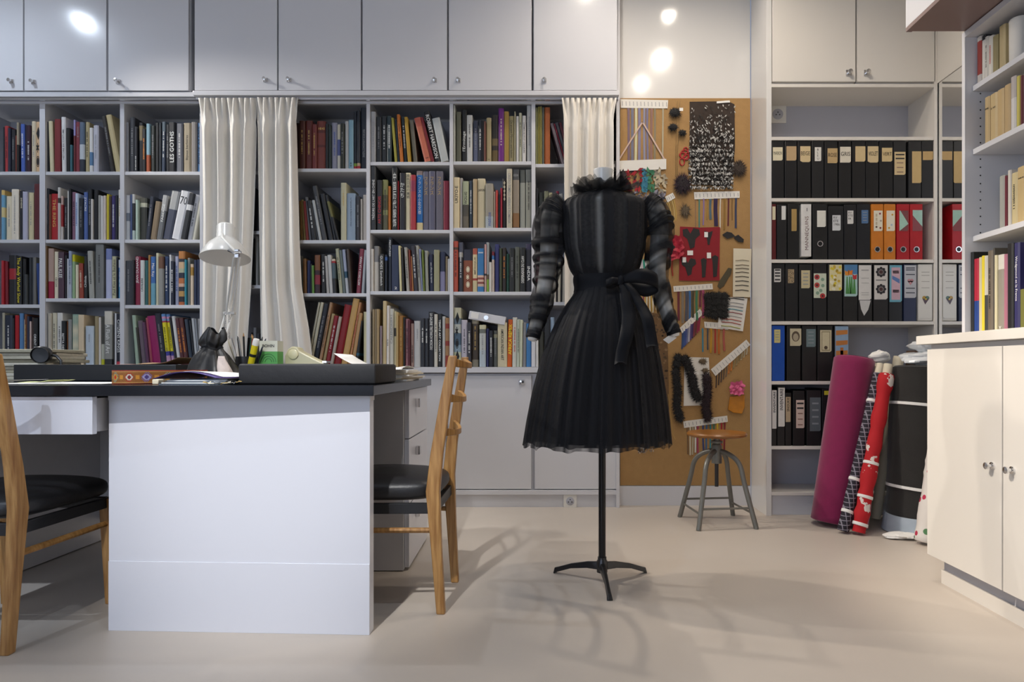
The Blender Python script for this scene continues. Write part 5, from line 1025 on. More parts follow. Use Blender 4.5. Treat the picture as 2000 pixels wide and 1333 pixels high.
# x0 x1 top base body | label x0 x1 y0 y1 paper kind text | ring row | words for the label
FILES = [
(1509, 1532.5, 274, 387, '141416', (1510.5, 1529.5, 287, 313, 'DCD2B4', '', 'MARRON'), 0, 'black box file with a cream label reading MARRON'),
(1534, 1557.5, 274, 387, '151517', (1537, 1556.5, 285, 313, 'B89C74', '', ''), 0, 'black box file with a plain tan label between MARRON and BEIGE'),
(1559, 1585, 274, 387, '121214', (1564, 1584, 285, 316, 'D2BC90', '', 'BEIGE'), 0, 'black box file with a torn tan label reading BEIGE'),
(1587, 1610.5, 274, 387, '1A1A1C', (1592.5, 1605, 287, 314, 'DDDAD2', 'v', 'B\nL\nE\nU'), 0, 'black box file with a narrow white label reading BLEU'),
(1612, 1637.5, 274, 387, '161618', (1617.5, 1637, 289, 318, 'BCA070', '', 'ROSE'), 0, 'black box file with a tan label reading ROSE'),
(1639.5, 1664, 274, 387, '131315', (1642, 1663, 286, 317, 'DAD2C0', '', 'GRIS'), 0, 'black box file with an off-white label reading GRIS'),
(1666, 1691.7, 274, 387, '121214', (1672, 1691.4, 285, 315, 'CDB688', '', ''), 0, 'black box file with a blank tan label between GRIS and VIOLET'),
(1692.5, 1717.4, 274, 387, '121214', (1696, 1717, 285, 317, 'D2BC90', '', 'VIOLET'), 0, 'black box file with a torn label reading VIOLET'),
(1719, 1745.6, 274, 387, '131315', (1724, 1744, 288, 315, 'D0B988', '', 'VERT'), 0, 'black box file with a torn label reading VERT'),
(1747, 1771.5, 275, 387, '202022', (1748.5, 1770, 296, 341, 'D0B98C', 'fewtext', ''), 0, 'charcoal box file with a long tan label in several lines of handwriting'),
(1776, 1801, 275, 387, '1E1E20', (1783, 1801, 295, 357, 'C4A874', '', ''), 0, 'charcoal box file with the longest tan strip label'),
(1802, 1825, 275, 387, '18181A', (1804, 1824, 295, 312, 'BFA06C', '', ''), 0, 'black box file with a short tan label beside the mirror'),
(1508.6, 1517, 398, 507, '5A1014', (1509.5, 1515.5, 403, 429, 'D8CFAE', '', ''), 0, 'dark red box file with a cream label at the pinboard end'),
(1518.5, 1538, 399, 507, '1A1A1C', (1527.5, 1535.5, 402, 429, 'DADAD6', '', ''), 0, 'slim black box file with a narrow blank white label'),
(1539.5, 1562, 398, 507, '131314', (1547, 1557, 408, 451, 'A88A50', '', ''), 0, 'black box file with a narrow dark gold label'),
(1566, 1586, 398, 501, 'DCDAD6', None, 0, 'white box file lettered MANNEQUINS up its spine'),
(1588.5, 1617.5, 398, 507, '161617', (1597, 1614, 411, 443, 'DCDAD0', '', ''), 476, 'black lever-arch file with a blank white label and a metal finger ring'),
(1619, 1649, 402, 507, '17181B', (1627, 1643, 420, 450, 'D0D2D4', '', 'RV\nETE\n1986'), 0, 'wide black box file labelled RV ETE with a grey strip'),
(1650, 1674, 399, 507, '131418', (1656.5, 1668, 411, 437, 'D8D6D2', '', 'RV\nETE\n84'), 0, 'narrower black box file labelled RV ETE beside the blue-labelled one'),
(1675, 1701, 398, 507, '12151C', (1684, 1697, 410, 436, '4C6E98', 'faint', ''), 0, 'blue-black box file with a small blue label'),
(1703, 1727, 398, 507, 'C8761C', (1708, 1725, 411, 451, 'E2DCC8', 'sprigs', ''), 487, 'orange lever-arch file with a sprigged label next to the blue-black file'),
(1728.5, 1751, 398, 507, 'CA781E', (1733, 1749, 411, 451, 'E2DCC8', 'sprigs2', ''), 487, 'orange lever-arch file with a yellow-flowered label next to the red files'),
(1753, 1778, 398, 507, 'A80E1C', (1758, 1775.6, 411, 451, '7A4648', 'mint', ''), 487, 'red lever-arch file with a mint and mauve label beside the orange files'),
(1779, 1804, 398, 507, 'AC0E1C', (1784, 1803, 410, 451, '8A4A52', 'mint2', ''), 487, 'red lever-arch file with a mauve and mint label at the end of its row'),
(1509, 1533.5, 515, 628, '16171A', (1513, 1526, 525, 551, 'D4D2CC', 'text4', ''), 0, 'black box file with a small white printed label at the pinboard end'),
(1535, 1560, 515, 628, '151619', (1540, 1552, 526, 553, 'A08C6C', 'speckle', ''), 0, 'black box file with a small leopard-speckled label'),
(1562, 1588, 516, 628, '1A1B1C', (1566, 1583, 528, 563, 'C2B690', 'faint', ''), 0, 'black box file with a pale beige label beside the flowered ones'),
(1590, 1616, 514, 628, '19191B', (1590.5, 1615, 534, 582, 'C4CDB8', 'flowers', ''), 0, 'black box file with a red flower label'),
(1618, 1646.5, 514, 628, '1B1B1C', (1621, 1645.6, 517, 568, 'D8CFA0', 'yellow', ''), 0, 'black box file with a yellow blossom label'),
(1648.5, 1676.5, 514, 628, '1A1A1B', (1650.5, 1676, 517, 579, 'A8C8C4', 'tulips', ''), 0, 'black box file with a tulip picture label'),
(1678, 1705, 515, 628, '1B1B1C', (1678.5, 1703, 518, 586, 'D4D2CE', 'tail', ''), 0, 'black box file with a white label and a white heart-shaped lace motif'),
(1707.5, 1736.5, 516, 628, '1C1B1D', (1709, 1735, 518, 585, 'CFCBC6', 'ornament', ''), 0, 'black box file with a black and white ornamental label'),
(1738, 1764, 516, 628, '1A1C20', (1739, 1763, 518, 590, '6AA8BC', 'bluepink', ''), 0, 'black box file with a pink label framed in turquoise'),
(1767, 1791.5, 516, 628, '2A3350', (1768, 1791, 518, 582, 'B8BAC0', 'heart_grey', ''), 0, 'navy box file with a grey label bearing a pink heart'),
(1795, 1823, 516, 627, 'D6D4CE', (1796, 1822, 520, 622, 'DAD8D2', 'heart_multi', ''), 0, 'white box file with a dark patchwork heart beside the mirror'),
(1508.8, 1534, 636, 745, '0C4AA8', (1513, 1525, 644, 670, 'C8BE7C', 'faint', ''), 0, 'bright blue box file with a pale yellow label'),
(1538, 1565, 636, 745, '1B1B1B', (1544, 1566, 642, 676, 'C0B698', 'cameo', ''), 0, 'black box file with a cameo portrait label'),
(1568, 1596, 636, 745, '1C1C1C', (1576, 1594, 643, 678, '66787C', 'faint', ''), 0, 'black box file with a grey-teal label'),
(1598, 1628, 636, 745, '1C1C1C', (1603, 1625, 645, 688, 'C8BE9C', 'frame', ''), 0, 'black box file with an ornate framed cream label'),
(1631, 1658, 636, 745, '2A2A2C', (1632.5, 1658, 637.5, 697, '8AA4BE', 'patch', ''), 0, 'box file with an orange and blue patchwork spine'),
(1508.6, 1518, 762, 872, '1A1A1A', (1509, 1517.6, 763, 838, 'D8D6D0', 'u', 'INVENTAIRE'), 0, 'slim file with a white strip lettered INVENTAIRE at the pinboard end'),
(1519.5, 1534, 756, 872, '19191A', (1521, 1533.6, 758, 834, 'DAD8D2', 'u', 'INVENTAIRE'), 0, 'taller slim file with a white strip lettered INVENTAIRE'),
(1535, 1547, 768, 872, '161616', (1535.6, 1545, 776, 825, 'B8A484', 'u', 'SNOUKIE'), 0, 'slim black file with a tan strip label'),
(1550, 1573, 764, 872, '141415', (1556, 1572, 782, 837, 'CDB8AC', 'fewtext', ''), 0, 'black box file with a pinkish label below the cameo file'),
(1577, 1605, 763, 872, '1D1D1F', (1583, 1604, 777, 843, '5A6268', 'faint', ''), 0, 'black box file with a dark grey label beside the fabric rolls'),
(1607, 1630, 760, 872, '1C1A1E', (1611, 1620, 764, 772, 'C8B82A', '', ''), 0, 'dark box file with a tiny yellow sticker behind the fabric rolls'),
]
for x0, x1, top, base, body, lb, ring, lab in FILES:
    Y = YA + .008; X0, X1 = PX(x0, YA), PX(x1, YA) - .0008; z0, z1 = PZ(base, YA) + .0006, PZ(top, YA)
    t = thing('box_file', ((X0 + X1) / 2, Y, z0), lab, 'box file', 'box files on the tall white shelf')
    m = MB(); m.col = hx(body); m.box(X0, X1, Y, YAB - .016, z0, z1); m.build('file_box', mat('file_board', None, .45, attr='col', noise=.15, nscale=25), t, bevel=.002)
    if lb:
        a0, a1, b0, b1, paper, kind, txt = lb; p = MB(); q0, q1, r0, r1 = PX(a0, YA), PX(a1, YA), PZ(b1, YA), PZ(b0, YA); yl = Y - .0012
        p.col = hx(paper); c = .12 * (q1 - q0)
        p.slab([(q0, yl, r0 + (c if paper in ('D2BC90',) else 0)), (q0 + c * 2, yl, r0), (q1 - c, yl, r0), (q1, yl, r0 + c), (q1, yl, r1), (q0, yl, r1)], (0, .001, 0))
        print_label(p, kind, q0, q1, r0, r1, yl); o = p.build('spine_label', 'gloss_col' if 'heart' in kind else 'fabric_col', t)
        if txt:
            cx_, cz_ = (q0 + q1) / 2, (r0 + r1) / 2; n = txt.count('\n') + 1
            if kind == 'u': lettering(txt, 'label_lettering', 'ink_black', t, (cx_, yl - .0006, cz_ + .2 * (r1 - r0)), (r1 - r0) * .55, (q1 - q0) * .5, 90, bold=.01)
            elif n > 1: lettering(txt, 'label_lettering', 'ink_black', t, (cx_, yl - .0006, cz_ + (0 if kind == 'v' else .12 * (r1 - r0))), (q1 - q0) * (.3 if kind == 'v' else .75), (r1 - r0) * (.8 if kind == 'v' else .6))
            else: lettering(txt, 'label_lettering', 'ink_black', t, (cx_, yl - .0006, cz_ + .05 * (r1 - r0)), (q1 - q0) * .86, (r1 - r0) * .26)
    if ring:
        c = ((X0 + X1) / 2, Y, PZ(ring, YA))
        MB().lathe([(.016, 0), (.016, .003), (.012, .003), (.011, .0012)], c, 20, ax=(0, -1, 0)).build('finger_ring', 'chrome', t, smooth=True)
        MB().lathe([(.0001, .0013), (.0115, .0013), (.0115, .0)], c, 18, ax=(0, -1, 0)).build('finger_hole', 'plastic_black', t)
    if 'MANNEQUINS' in lab:
        lettering('MANNEQUINS', 'spine_title', mat('ink_maroon', '6A4A46', .6), t, ((X0 + X1) / 2 + .004, Y - .0006, PZ(455, YA)), PZ(422, YA) - PZ(488, YA), .022, 90)
        lettering('1', 'spine_number', 'ink_grey', t, ((X0 + X1) / 2 + .004, Y - .0006, PZ(409, YA)), .006, .018)
    if 'heart-shaped lace' in lab:
        p = MB(); poly(p, [(PX(1680, YA), PZ(587, YA)), (PX(1702, YA), PZ(587, YA)), (PX(1697, YA), PZ(605, YA)), (PX(1689, YA), PZ(617, YA)), (PX(1683, YA), PZ(604, YA))][::-1], 'C8C8C6', Y - .0008); p.build('lace_motif', 'fabric_col', t)

# ------------------------------------------------------------------ fabric rolls beside the counter
def roll(name, p0, p1, r, m, lab, core=None, core_len=.0, seg=28, ties=(), squash=1, tie_m='paper', wob=0, group='fabric rolls by the counter'):
    """p0 foot centre, p1 head centre"""
    p0, p1 = Vector(p0), Vector(p1); ax = (p1 - p0).normalized(); L = (p1 - p0).length
    t = thing(name, p0, lab, 'fabric roll', group)
    n = 26; prof = [(r * .35, .001), (r * .9, 0)] + [(r * (1 + wob * (sn(k * .7, r * 100) - .5)), .006 + (L - .012) * k / n) for k in range(n + 1)] + [(r * .9, L), (r * .35, L - .002)]
    mb = MB().lathe(prof, p0, seg, ax=ax); mb.build('cloth', m, t, smooth=True, angle=60)
    for k in range(3):                                              # visible cloth edges on the head of the roll
        rr = r * (.55 + .17 * k); pts = [(rr + .002, L - .002), (rr + .002, L + .002), (rr - .002, L + .002), (rr - .002, L - .002)]
        MB().lathe(pts, p0, seg, ax=ax).build('cloth_edge', m, t, smooth=True)
    if core:
        MB().lathe([(core * .6, L - .05), (core, L - .05), (core, L + core_len), (core * .8, L + core_len), (core * .8, L + core_len - .03), (.0001, L + core_len - .03)], p0, 20, ax=ax).build('core_tube', 'paper_cream', t, smooth=True)
    for f in ties:
        c = p0 + ax * L * f
        MB().lathe([(r * 1.0, -.008), (r * 1.03 + .0015, -.006), (r * 1.03 + .0015, .006), (r * 1.0, .008)], c, seg, ax=(ax + Vector((.06, 0, .0))).normalized()).build('tie_band', tie_m, t, smooth=True)
    return t, p0, p1, ax, L
def onfloor(x, y, r): Y = CH * F / (y - HY); return Vector((PX(x, Y), Y, 0))
mat('cloth_magenta', '7E0546', .85, noise=.12, nscale=30, sheen=.3, bump=.1, bscale=300)
mat('cloth_taupe', '6E6462', .7, noise=.25, nscale=20)
mat('cloth_black', (.018, .016, .014), .85, noise=.3, nscale=18, sheen=.15, bump=.15, bscale=200)
mat('cloth_pink', 'D98BA4', .8, noise=.1)
mat('cloth_bluegrey', 'A4AFBA', .5, noise=.2, nscale=14)
def two_tone(name, a, b, scale, thr, kind='NOISE', c3=None):
    m = bpy.data.materials.new(name); m.use_nodes = True; MATS[name] = m; nt = m.node_tree; bs = nt.nodes['Principled BSDF']; bs.inputs['Roughness'].default_value = .8
    tc = nt.nodes.new('ShaderNodeTexCoord')
    if kind == 'CHECK':
        fac = None
        for axis in (0, 2):
            sp = nt.nodes.new('ShaderNodeSeparateXYZ'); nt.links.new(tc.outputs['Object'], sp.inputs[0]); ml = nt.nodes.new('ShaderNodeMath'); ml.operation = 'MULTIPLY'; ml.inputs[1].default_value = scale; nt.links.new(sp.outputs[axis], ml.inputs[0])
            fr = nt.nodes.new('ShaderNodeMath'); fr.operation = 'FRACT'; nt.links.new(ml.outputs[0], fr.inputs[0]); lt = nt.nodes.new('ShaderNodeMath'); lt.operation = 'LESS_THAN'; lt.inputs[1].default_value = thr; nt.links.new(fr.outputs[0], lt.inputs[0])
            if fac is None: fac = lt.outputs[0]
            else: mx_ = nt.nodes.new('ShaderNodeMath'); mx_.operation = 'MAXIMUM'; nt.links.new(fac, mx_.inputs[0]); nt.links.new(lt.outputs[0], mx_.inputs[1]); fac = mx_.outputs[0]
    else:
        if kind == 'NOISE': n = nt.nodes.new('ShaderNodeTexNoise'); n.inputs['Detail'].default_value = 6; out = n.outputs['Fac']
        else: n = nt.nodes.new('ShaderNodeTexVoronoi'); out = n.outputs['Distance']
        n.inputs['Scale'].default_value = scale; nt.links.new(tc.outputs['Object'], n.inputs['Vector']); lt = nt.nodes.new('ShaderNodeMath'); lt.operation = 'GREATER_THAN' if kind == 'NOISE' else 'LESS_THAN'; lt.inputs[1].default_value = thr; nt.links.new(out, lt.inputs[0]); fac = lt.outputs[0]
    mx = nt.nodes.new('ShaderNodeMix'); mx.data_type = 'RGBA'; nt.links.new(fac, mx.inputs['Factor']); mx.inputs['A'].default_value = (*hx(a), 1); mx.inputs['B'].default_value = (*hx(b), 1)
    if c3: cr = nt.nodes.new('ShaderNodeValToRGB'); cr.color_ramp.interpolation = 'CONSTANT'; nt.links.new(n.outputs['Color'], cr.inputs[0]); cr.color_ramp.elements[0].color = (*hx(b), 1); cr.color_ramp.elements[1].position = .55; cr.color_ramp.elements[1].color = (*hx(c3), 1); nt.links.new(cr.outputs[0], mx.inputs['B'])
    nt.links.new(mx.outputs['Result'], bs.inputs['Base Color']); return m
two_tone('cloth_check', '211C28', '8A8490', 48, .18, 'CHECK')
two_tone('cloth_redprint', 'B8141E', 'E0D4CC', 11, .615)
two_tone('cloth_rosebud', 'D6D0CA', 'B02848', 22, .30, 'VORONOI', '4E7A50')
roll('fabric_roll', (1.425, 3.30, .012), (1.578, 3.375, .845), .099, 'cloth_magenta', 'thick magenta fabric roll leaning against the box files', seg=36)
roll('fabric_roll', (1.60, 3.42, .008), (1.727, 3.44, .80), .045, 'cloth_taupe', 'taupe plastic-wrapped fabric roll behind the chequered one', ties=(.72,), core=.03, core_len=.02)
roll('fabric_roll', (1.408, 3.13, .012), (1.650, 3.27, .765), .026, 'cloth_check', 'thin black and grey chequered fabric roll', core=.020, core_len=.055, ties=(.12, .32, .82), wob=.12)
roll('fabric_roll', (1.472, 3.105, .012), (1.655, 3.20, .765), .033, 'cloth_redprint', 'red and white printed fabric roll tied with white strips', core=.021, core_len=.052, ties=(.05, .22, .43), wob=.35)
roll('fabric_roll', (1.53, 3.20, .01), (1.675, 3.31, .60), .030, 'cloth_pink', 'pink fabric roll between the red print and the black roll', ties=(.3,), wob=.2)
roll('fabric_roll', (1.80, 3.17, .012), (1.845, 3.20, .80), .150, 'cloth_black', 'large black fabric roll bound with white bands', ties=(.25, .76), seg=40, wob=.05)
MBf = MB().lathe([(.150, 0), (.168, .004), (.162, .04), (.158, .075), (.154, .085)], (1.80, 3.17, .001), 40)
tag(MBf.build('roll_wrapper', 'cloth_bluegrey', smooth=True), 'blue-grey plastic wrapper slipped down around the foot of the black roll', 'wrapper')
roll('fabric_roll', (1.688, 2.93, .012), (1.775, 2.96, .48), .044, 'cloth_rosebud', 'white fabric roll printed with red rosebuds beside the counter', wob=.15)
roll('fabric_roll', (1.70, 3.40, .01), (1.835, 3.425, .855), .026, 'paper_cream', 'cream cardboard tube leaning behind the black roll')
roll('fabric_roll', (1.90, 3.42, .01), (1.925, 3.44, .885), .040, mat('cloth_brown', '4A3628', .8, noise=.1), 'dark brown fabric roll at the back beside the mirror')
def crumple(name, c, rx, ry, rz, seed, m, lab, n=26):
    def fn(u, v):
        th = 2 * math.pi * u; ph = math.pi * v; d = 1 + .45 * (sn(u * 11 + v * 5, seed) - .5) + .35 * (sn(v * 9 - u * 4, seed + 2) - .5)
        seam = min(1, 6 * min(u, 1 - u)); d = 1 + (d - 1) * seam
        return Vector((c[0] + rx * d * math.sin(ph) * math.cos(th), c[1] + ry * d * math.sin(ph) * math.sin(th), max(c[2] - rz * .98, c[2] - rz * d * math.cos(ph))))
    return tag(MB().grid(fn, n, 16, wrap=True).build(name, m, smooth=True, angle=25), lab, 'wrapping')
c = W(1716, 698, 3.44); crumple('tissue_wad', c, .055, .04, .036, 3, 'paper', 'crumpled white tissue stuffed in the head of the taupe roll')
c = W(1800, 700, 3.18); crumple('plastic_wad', (c.x, c.y, .838), .085, .08, .035, 5, 'plastic_film', 'crumpled white plastic film on top of the black roll')
c = W(1800, 675, 3.2); crumple('plastic_wad', (c.x + .01, c.y, .905), .07, .06, .030, 9, 'plastic_film', 'second wad of white plastic film above the black roll, under the counter edge')
c = onfloor(1765, 1053, 0); crumple('tissue_wad', (c.x, c.y, .014), .075, .04, .0138, 6, 'paper', 'torn white tissue lying on the floor by the rosebud roll')
# ------------------------------------------------------------------ trimmings pinned on the cork board
YC = YP - .0125
def bp(x, y, d=.0): return Vector((PX(x, YP), YC - d, PZ(y, YP)))
def strip_px(mb, pts, wpx, col, d=.004, th=.0012, wave=0):
    """ribbon hanging along pixel points"""
    n = 10; V = []; mb.col = hx(col); k = YP / F; hw = wpx * k / 2
    for i in range(n + 1):
        x, y = crv(pts, i / n); p = bp(x, y, d + wave * math.sin(i * .9))
        V += [p + Vector((-hw, 0, 0)), p + Vector((hw, 0, 0)), p + Vector((hw, th, 0)), p + Vector((-hw, th, 0))]
    fs = [[0, 3, 2, 1], [n * 4, n * 4 + 1, n * 4 + 2, n * 4 + 3]] + [[i * 4 + a, i * 4 + (a + 1) % 4, i * 4 + 4 + (a + 1) % 4, i * 4 + 4 + a][::-1] for i in range(n) for a in range(4)]
    return mb.add(V, fs)
def card_px(t, quad, nm='card', m='card', d=.004, marks=True):
    MB().slab([bp(x, y, d) for x, y in quad][::-1], (0, .0012, 0)).build(nm, m, t)
    if marks:
        (xa, ya), (xb, yb), (xc, yc), (xd, yd) = quad; mk = MB(); n = max(4, int(math.hypot(xb - xa, yb - ya) / 7))
        for i in range(n):
            f = (i + .5) / n; ax, ay = xa + (xb - xa) * f, ya + (yb - ya) * f; dx, dy = xd - xa, yd - ya
            P = [(ax + dx * g + s * .5, ay + dy * g) for g, s in ((.25, -1), (.25, 1), (.75, 1), (.75, -1))]
            mk.add([bp(x, y, d + .0004) for x, y in P], [[0, 1, 2, 3]])
        mk.build('printed_marks', 'ink_grey', t)
def ribbon_card(x, y, quad, ribs, lab, wave=.0015, d=.004):
    t = thing('ribbon_card', bp(x, y), lab, 'ribbon samples', 'ribbon sample cards on the pinboard')
    for i, (pts, wpx, col) in enumerate(ribs):
        strip_px(MB(), pts, wpx, col, d - .0018 + .0006 * (i % 3), wave=wave).build('ribbon', 'fabric_col', t, smooth=True)
    card_px(t, quad, d=d)
    return t
def hang(xs, y0, y1, cols, w_, drift=0, jit=0, seed=1):
    rd = random.Random(seed); out = []
    for i, (x, c) in enumerate(zip(xs, cols)):
        e = (y1[i] if isinstance(y1, (list, tuple)) else y1) + rd.uniform(-jit, jit); s = y0[i] if isinstance(y0, (list, tuple)) else y0
        out.append(([(x, s), (x + drift * .3 + rd.uniform(-.6, .6), s + (e - s) * .4), (x + drift + rd.uniform(-1, 1), e)], w_[i] if isinstance(w_, (list, tuple)) else w_, c))
    return out
ribbon_card(1257, 200, [(1211, 196), (1304, 198), (1303, 214), (1212, 213)], hang([1227, 1234.5, 1241.5, 1248, 1258, 1263.5, 1272, 1278, 1294], 211, [318, 316, 320, 317, 318, 315, 318, 314, 312], ['7A6470', '747486', 'CFC9A0', '85809C', '8E8CA0', '7A7590', '8E6A60', '8A8068', 'B0A68C'], [4.5, 5, 4.5, 5, 4, 4, 4.5, 3.5, 3]), 'white card with long pastel ribbons at the top corner of the pinboard')
# lace sampler hanging from a pink tape loop
t = thing('lace_sampler', bp(1250, 330), 'lace and feather sampler hanging from a pink tape triangle behind the mannequin collar', 'sampler')
for pts in ([(1206, 318), (1230, 279), (1254, 241)], [(1254, 241), (1276, 278), (1298, 316)]): strip_px(MB(), pts, 3.2, 'CDB2A4', .008).build('hanging_tape', 'fabric_col', t)
card_px(t, [(1199, 317), (1300, 313), (1300, 333), (1199, 337)], 'header_card', d=.010, marks=False)
rd = random.Random(11)
for x0, x1, y1, cols in ((1202, 1224, 362, ['241A1C', '2E2024']), (1224, 1253, 375, ['A01422', '2A1418', '8C1020']), (1253, 1263, 378, ['2C6C84', '38809A']), (1263, 1278, 376, ['3C7A58', '2C6A4C']), (1276, 1300, 378, ['C0B294', 'A89C84', '8C8474'])):
    m = MB()
    for k in range(46):
        x, y = rd.uniform(x0, x1), rd.uniform(333, y1); m.col = hx(rd.choice(cols)); a = rd.uniform(0, 6.28); l = rd.uniform(3, 7); p = bp(x, y, .006 + rd.uniform(0, .006)); dx, dz = Vector((math.cos(a) * l, 0, math.sin(a) * l)) * YP / F, 0
        q_ = Vector((-dx.z, 0, dx.x)) * .45; m.add([p - dx, p + q_, p + dx, p - q_], [[0, 1, 2, 3]])
    m.build('feather_sample', 'fabric_col', t)['kind'] = 'stuff'
m = MB()
for k in range(150):
    x, y = rd.uniform(1232, 1300), rd.uniform(375, 425); m.col = hx(rd.choice(['4A4852', '6E6C78', '33313A', '8E8C98'])); a = rd.uniform(0, 6.28); l = rd.uniform(3, 7); p = bp(x, y, .004 + rd.uniform(0, .006)); dx = Vector((math.cos(a) * l, 0, math.sin(a) * l)) * YP / F; q_ = Vector((-dx.z, 0, dx.x)) * .4
    m.add([p - dx, p + q_, p + dx, p - q_], [[0, 1, 2, 3]])
m.build('sequin_lace', 'fabric_col', t)['kind'] = 'stuff'
# furry and feathery things
def fluff(name, x, y, rx, ry, n, cols, lab, seed, ln=1.6, dd=.03, wpx=1.2, cat='pompom', group=None, parent=None, part='strands'):
    """ball of hair: tapering strands around a core"""
    rd = random.Random(seed); k = YP / F
    t = parent or thing(name, bp(x, y), lab, cat, group); m = MB()
    m.col = hx(cols[0]); c = bp(x, y, dd * .5)
    m.lathe([(.0001, -dd * .45)] + [(math.cos(a) * rx * k * .72, math.sin(a) * dd * .45) for a in (-1, -.5, 0, .5, 1)] + [(.0001, dd * .45)], c, 14, ax=(0, -1, 0), sx=1, sy=ry / rx)
    for _ in range(n):
        th, ph = rd.uniform(0, 6.28), math.acos(rd.uniform(-.2, 1)); d = Vector((math.sin(ph) * math.cos(th) * rx * k, -math.cos(ph) * dd * .6, math.sin(ph) * math.sin(th) * ry * k))
        m.col = hx(rd.choice(cols)); p = c + d * .55; e = c + d * rd.uniform(1.0, ln) * .95 + Vector((rd.uniform(-1, 1), 0, rd.uniform(-1.5, .6))) * k * 2; s = (e - p).cross(Vector((0, 1, 0))); s = s.normalized() * wpx * k * .5 if s.length > 1e-9 else Vector((.001, 0, 0))
        e.y = min(e.y, YC - .001); m.add([p - s, p + s, e], [[0, 1, 2]])
    o = m.build(part, 'fabric_col', t); o['kind'] = 'stuff'; return t
pc = thing('pompom_clip', bp(1320, 220), 'black bow pompoms hanging on gold cords from the top of the pinboard', 'trimming')
for x, y, r in ((1316, 224, 14), (1313, 252, 11), (1331, 263, 9)): fluff('', x, y, r, r * .8, 120, ['0E0D0E', '161415'], '', int(x), 1.2, parent=pc, part='black_pompom')
for xa, xb in ((1320, 1319), (1325, 1322)): MB().tube([bp(x, y, .006) for x, y in ((xa + 2, 200), (xa, 225), (xa, 262), (xb, 300), (xb, 345))], .0011, 5).build('gold_cord', mat('gold_cord', '7C6638', .5), pc)
MB().box(PX(1324, YP), PX(1331, YP), YC - .034, YC - .033, PZ(223, YP), PZ(217, YP)).build('ticket', 'paper', pc)
rk = thing('cord_knot', bp(1336, 305), 'red looped cord knot pinned between the pompoms and the feather panel', 'trimming')
for cx_, cy_, rx_, ry_ in ((1338, 296, 4.5, 6), (1332, 305, 6, 4.5), (1339, 309, 5.5, 5), (1331, 318, 4.5, 7), (1336, 304, 8, 9)):
    MB().tube([bp(cx_ + rx_ * math.cos(a), cy_ + ry_ * math.sin(a), .005) for a in [k * math.pi / 10 for k in range(21)]], .0032, 6).build('cord_loop', mat('cord_red', 'B00F1A', .5), rk, smooth=True)
# large panel of guinea-fowl feathers
fp = thing('spotted_feather_sampler', bp(1390, 285), 'large dark sampler of black and white spotted feathers pinned on the board', 'feather panel')
MB().slab([bp(x, y, .004) for x, y in ((1346, 201), (1420, 200), (1433, 206), (1434, 290), (1430, 345), (1425, 366), (1352, 362), (1346, 300))][::-1], (0, .003, 0)).build('backing_cloth', mat('panel_brown', '3A2F28', .9, noise=.2, nscale=40), fp)
m = MB(); rd = random.Random(21); k = YP / F
for _ in range(2000):
    f = rd.random() ** .62; y = 206 + 165 * f; x = rd.uniform(1346 - 3 * f, 1433 - 4 * f)
    if f < .35 and rd.random() > .25 + f: continue
    y = round(y / 9) * 9 + rd.uniform(-2.5, 2.5) if f > .45 else y; l = rd.uniform(3.5, 7.5); wd = rd.uniform(1.0, 2.6); m.col = hx(rd.choice(['16130F', '241E1A', '0E0C0A'] + ['B0AEA8', '908E8A', 'C6C4C0'] * (1 if f < .4 else 1))); p = bp(x, y, .006 + rd.uniform(0, .016)); a = rd.uniform(-.9, .9)
    d = Vector((math.sin(a) * l, -.2 * l, -math.cos(a) * l)) * k; s = Vector((math.cos(a) * wd, 0, math.sin(a) * wd)) * k * .6
    m.add([p - d * .5, p + s, p + d * .6, p - s], [[0, 1, 2, 3]])
m.build('spotted_feathers', 'fabric_col', fp)['kind'] = 'stuff'
MB().slab([bp(x, y, .009) for x, y in ((1398, 201), (1423, 199), (1424, 203), (1398, 205))][::-1], (0, .001, 0)).build('ticket', 'paper', fp)
fluff('pompom', 1440, 332, 15, 16, 420, ['3A2E26', '2C221C', '4C3E34'], 'brown fur pompom at the side of the spotted feathers', 31, 1.35)
fluff('pompom', 1331, 362, 17, 21, 420, ['1C1218', '2E1A2A', '14100F', '3E2438'], 'large black and plum pompom below the red cord knot', 32, 1.4)
fluff('feather_tuft', 1337, 414, 10, 13, 120, ['5A4C38', '6E5E46', '44382A'], 'small wispy brown feather tuft above the red velvet', 33, 1.8, .014)
ribbon_card(1398, 383, [(1354, 377), (1443, 375), (1443, 388), (1355, 391)], hang([1357, 1364.5, 1373, 1380, 1386.5, 1396.5, 1406, 1413.5, 1421.5, 1428.5, 1436], 388, [447, 446, 441, 430, 430, 443, 447, 450, 443, 432, 447], ['8A6A52', '3C7C74', '8A72A4', '9C7A34', '4E6470', '2C1C44', 'D8D2C4', '8E6A2C', '5A1828', '7A5A2C', '343C58'], [1.6, 2.4, 2.4, 3, 4.5, 7.5, 2, 3.6, 2.8, 2, 4]), 'white card with short bright cords below the feather panel')
ribbon_card(1308, 388, [(1298, 386), (1313, 378), (1318, 388), (1303, 397)], [([(1301 + 3.4 * i, 396 - 1.2 * i), (1306 + 3.4 * i, 415), (1304 + 3.6 * i, 437 - 2 * abs(i - 2))], 2, c) for i, c in enumerate(['A88A4A', 'B89A58', 'A08040', 'C4A868', 'B8984C'])], 'small tilted card with golden cords beside the dress shoulder')
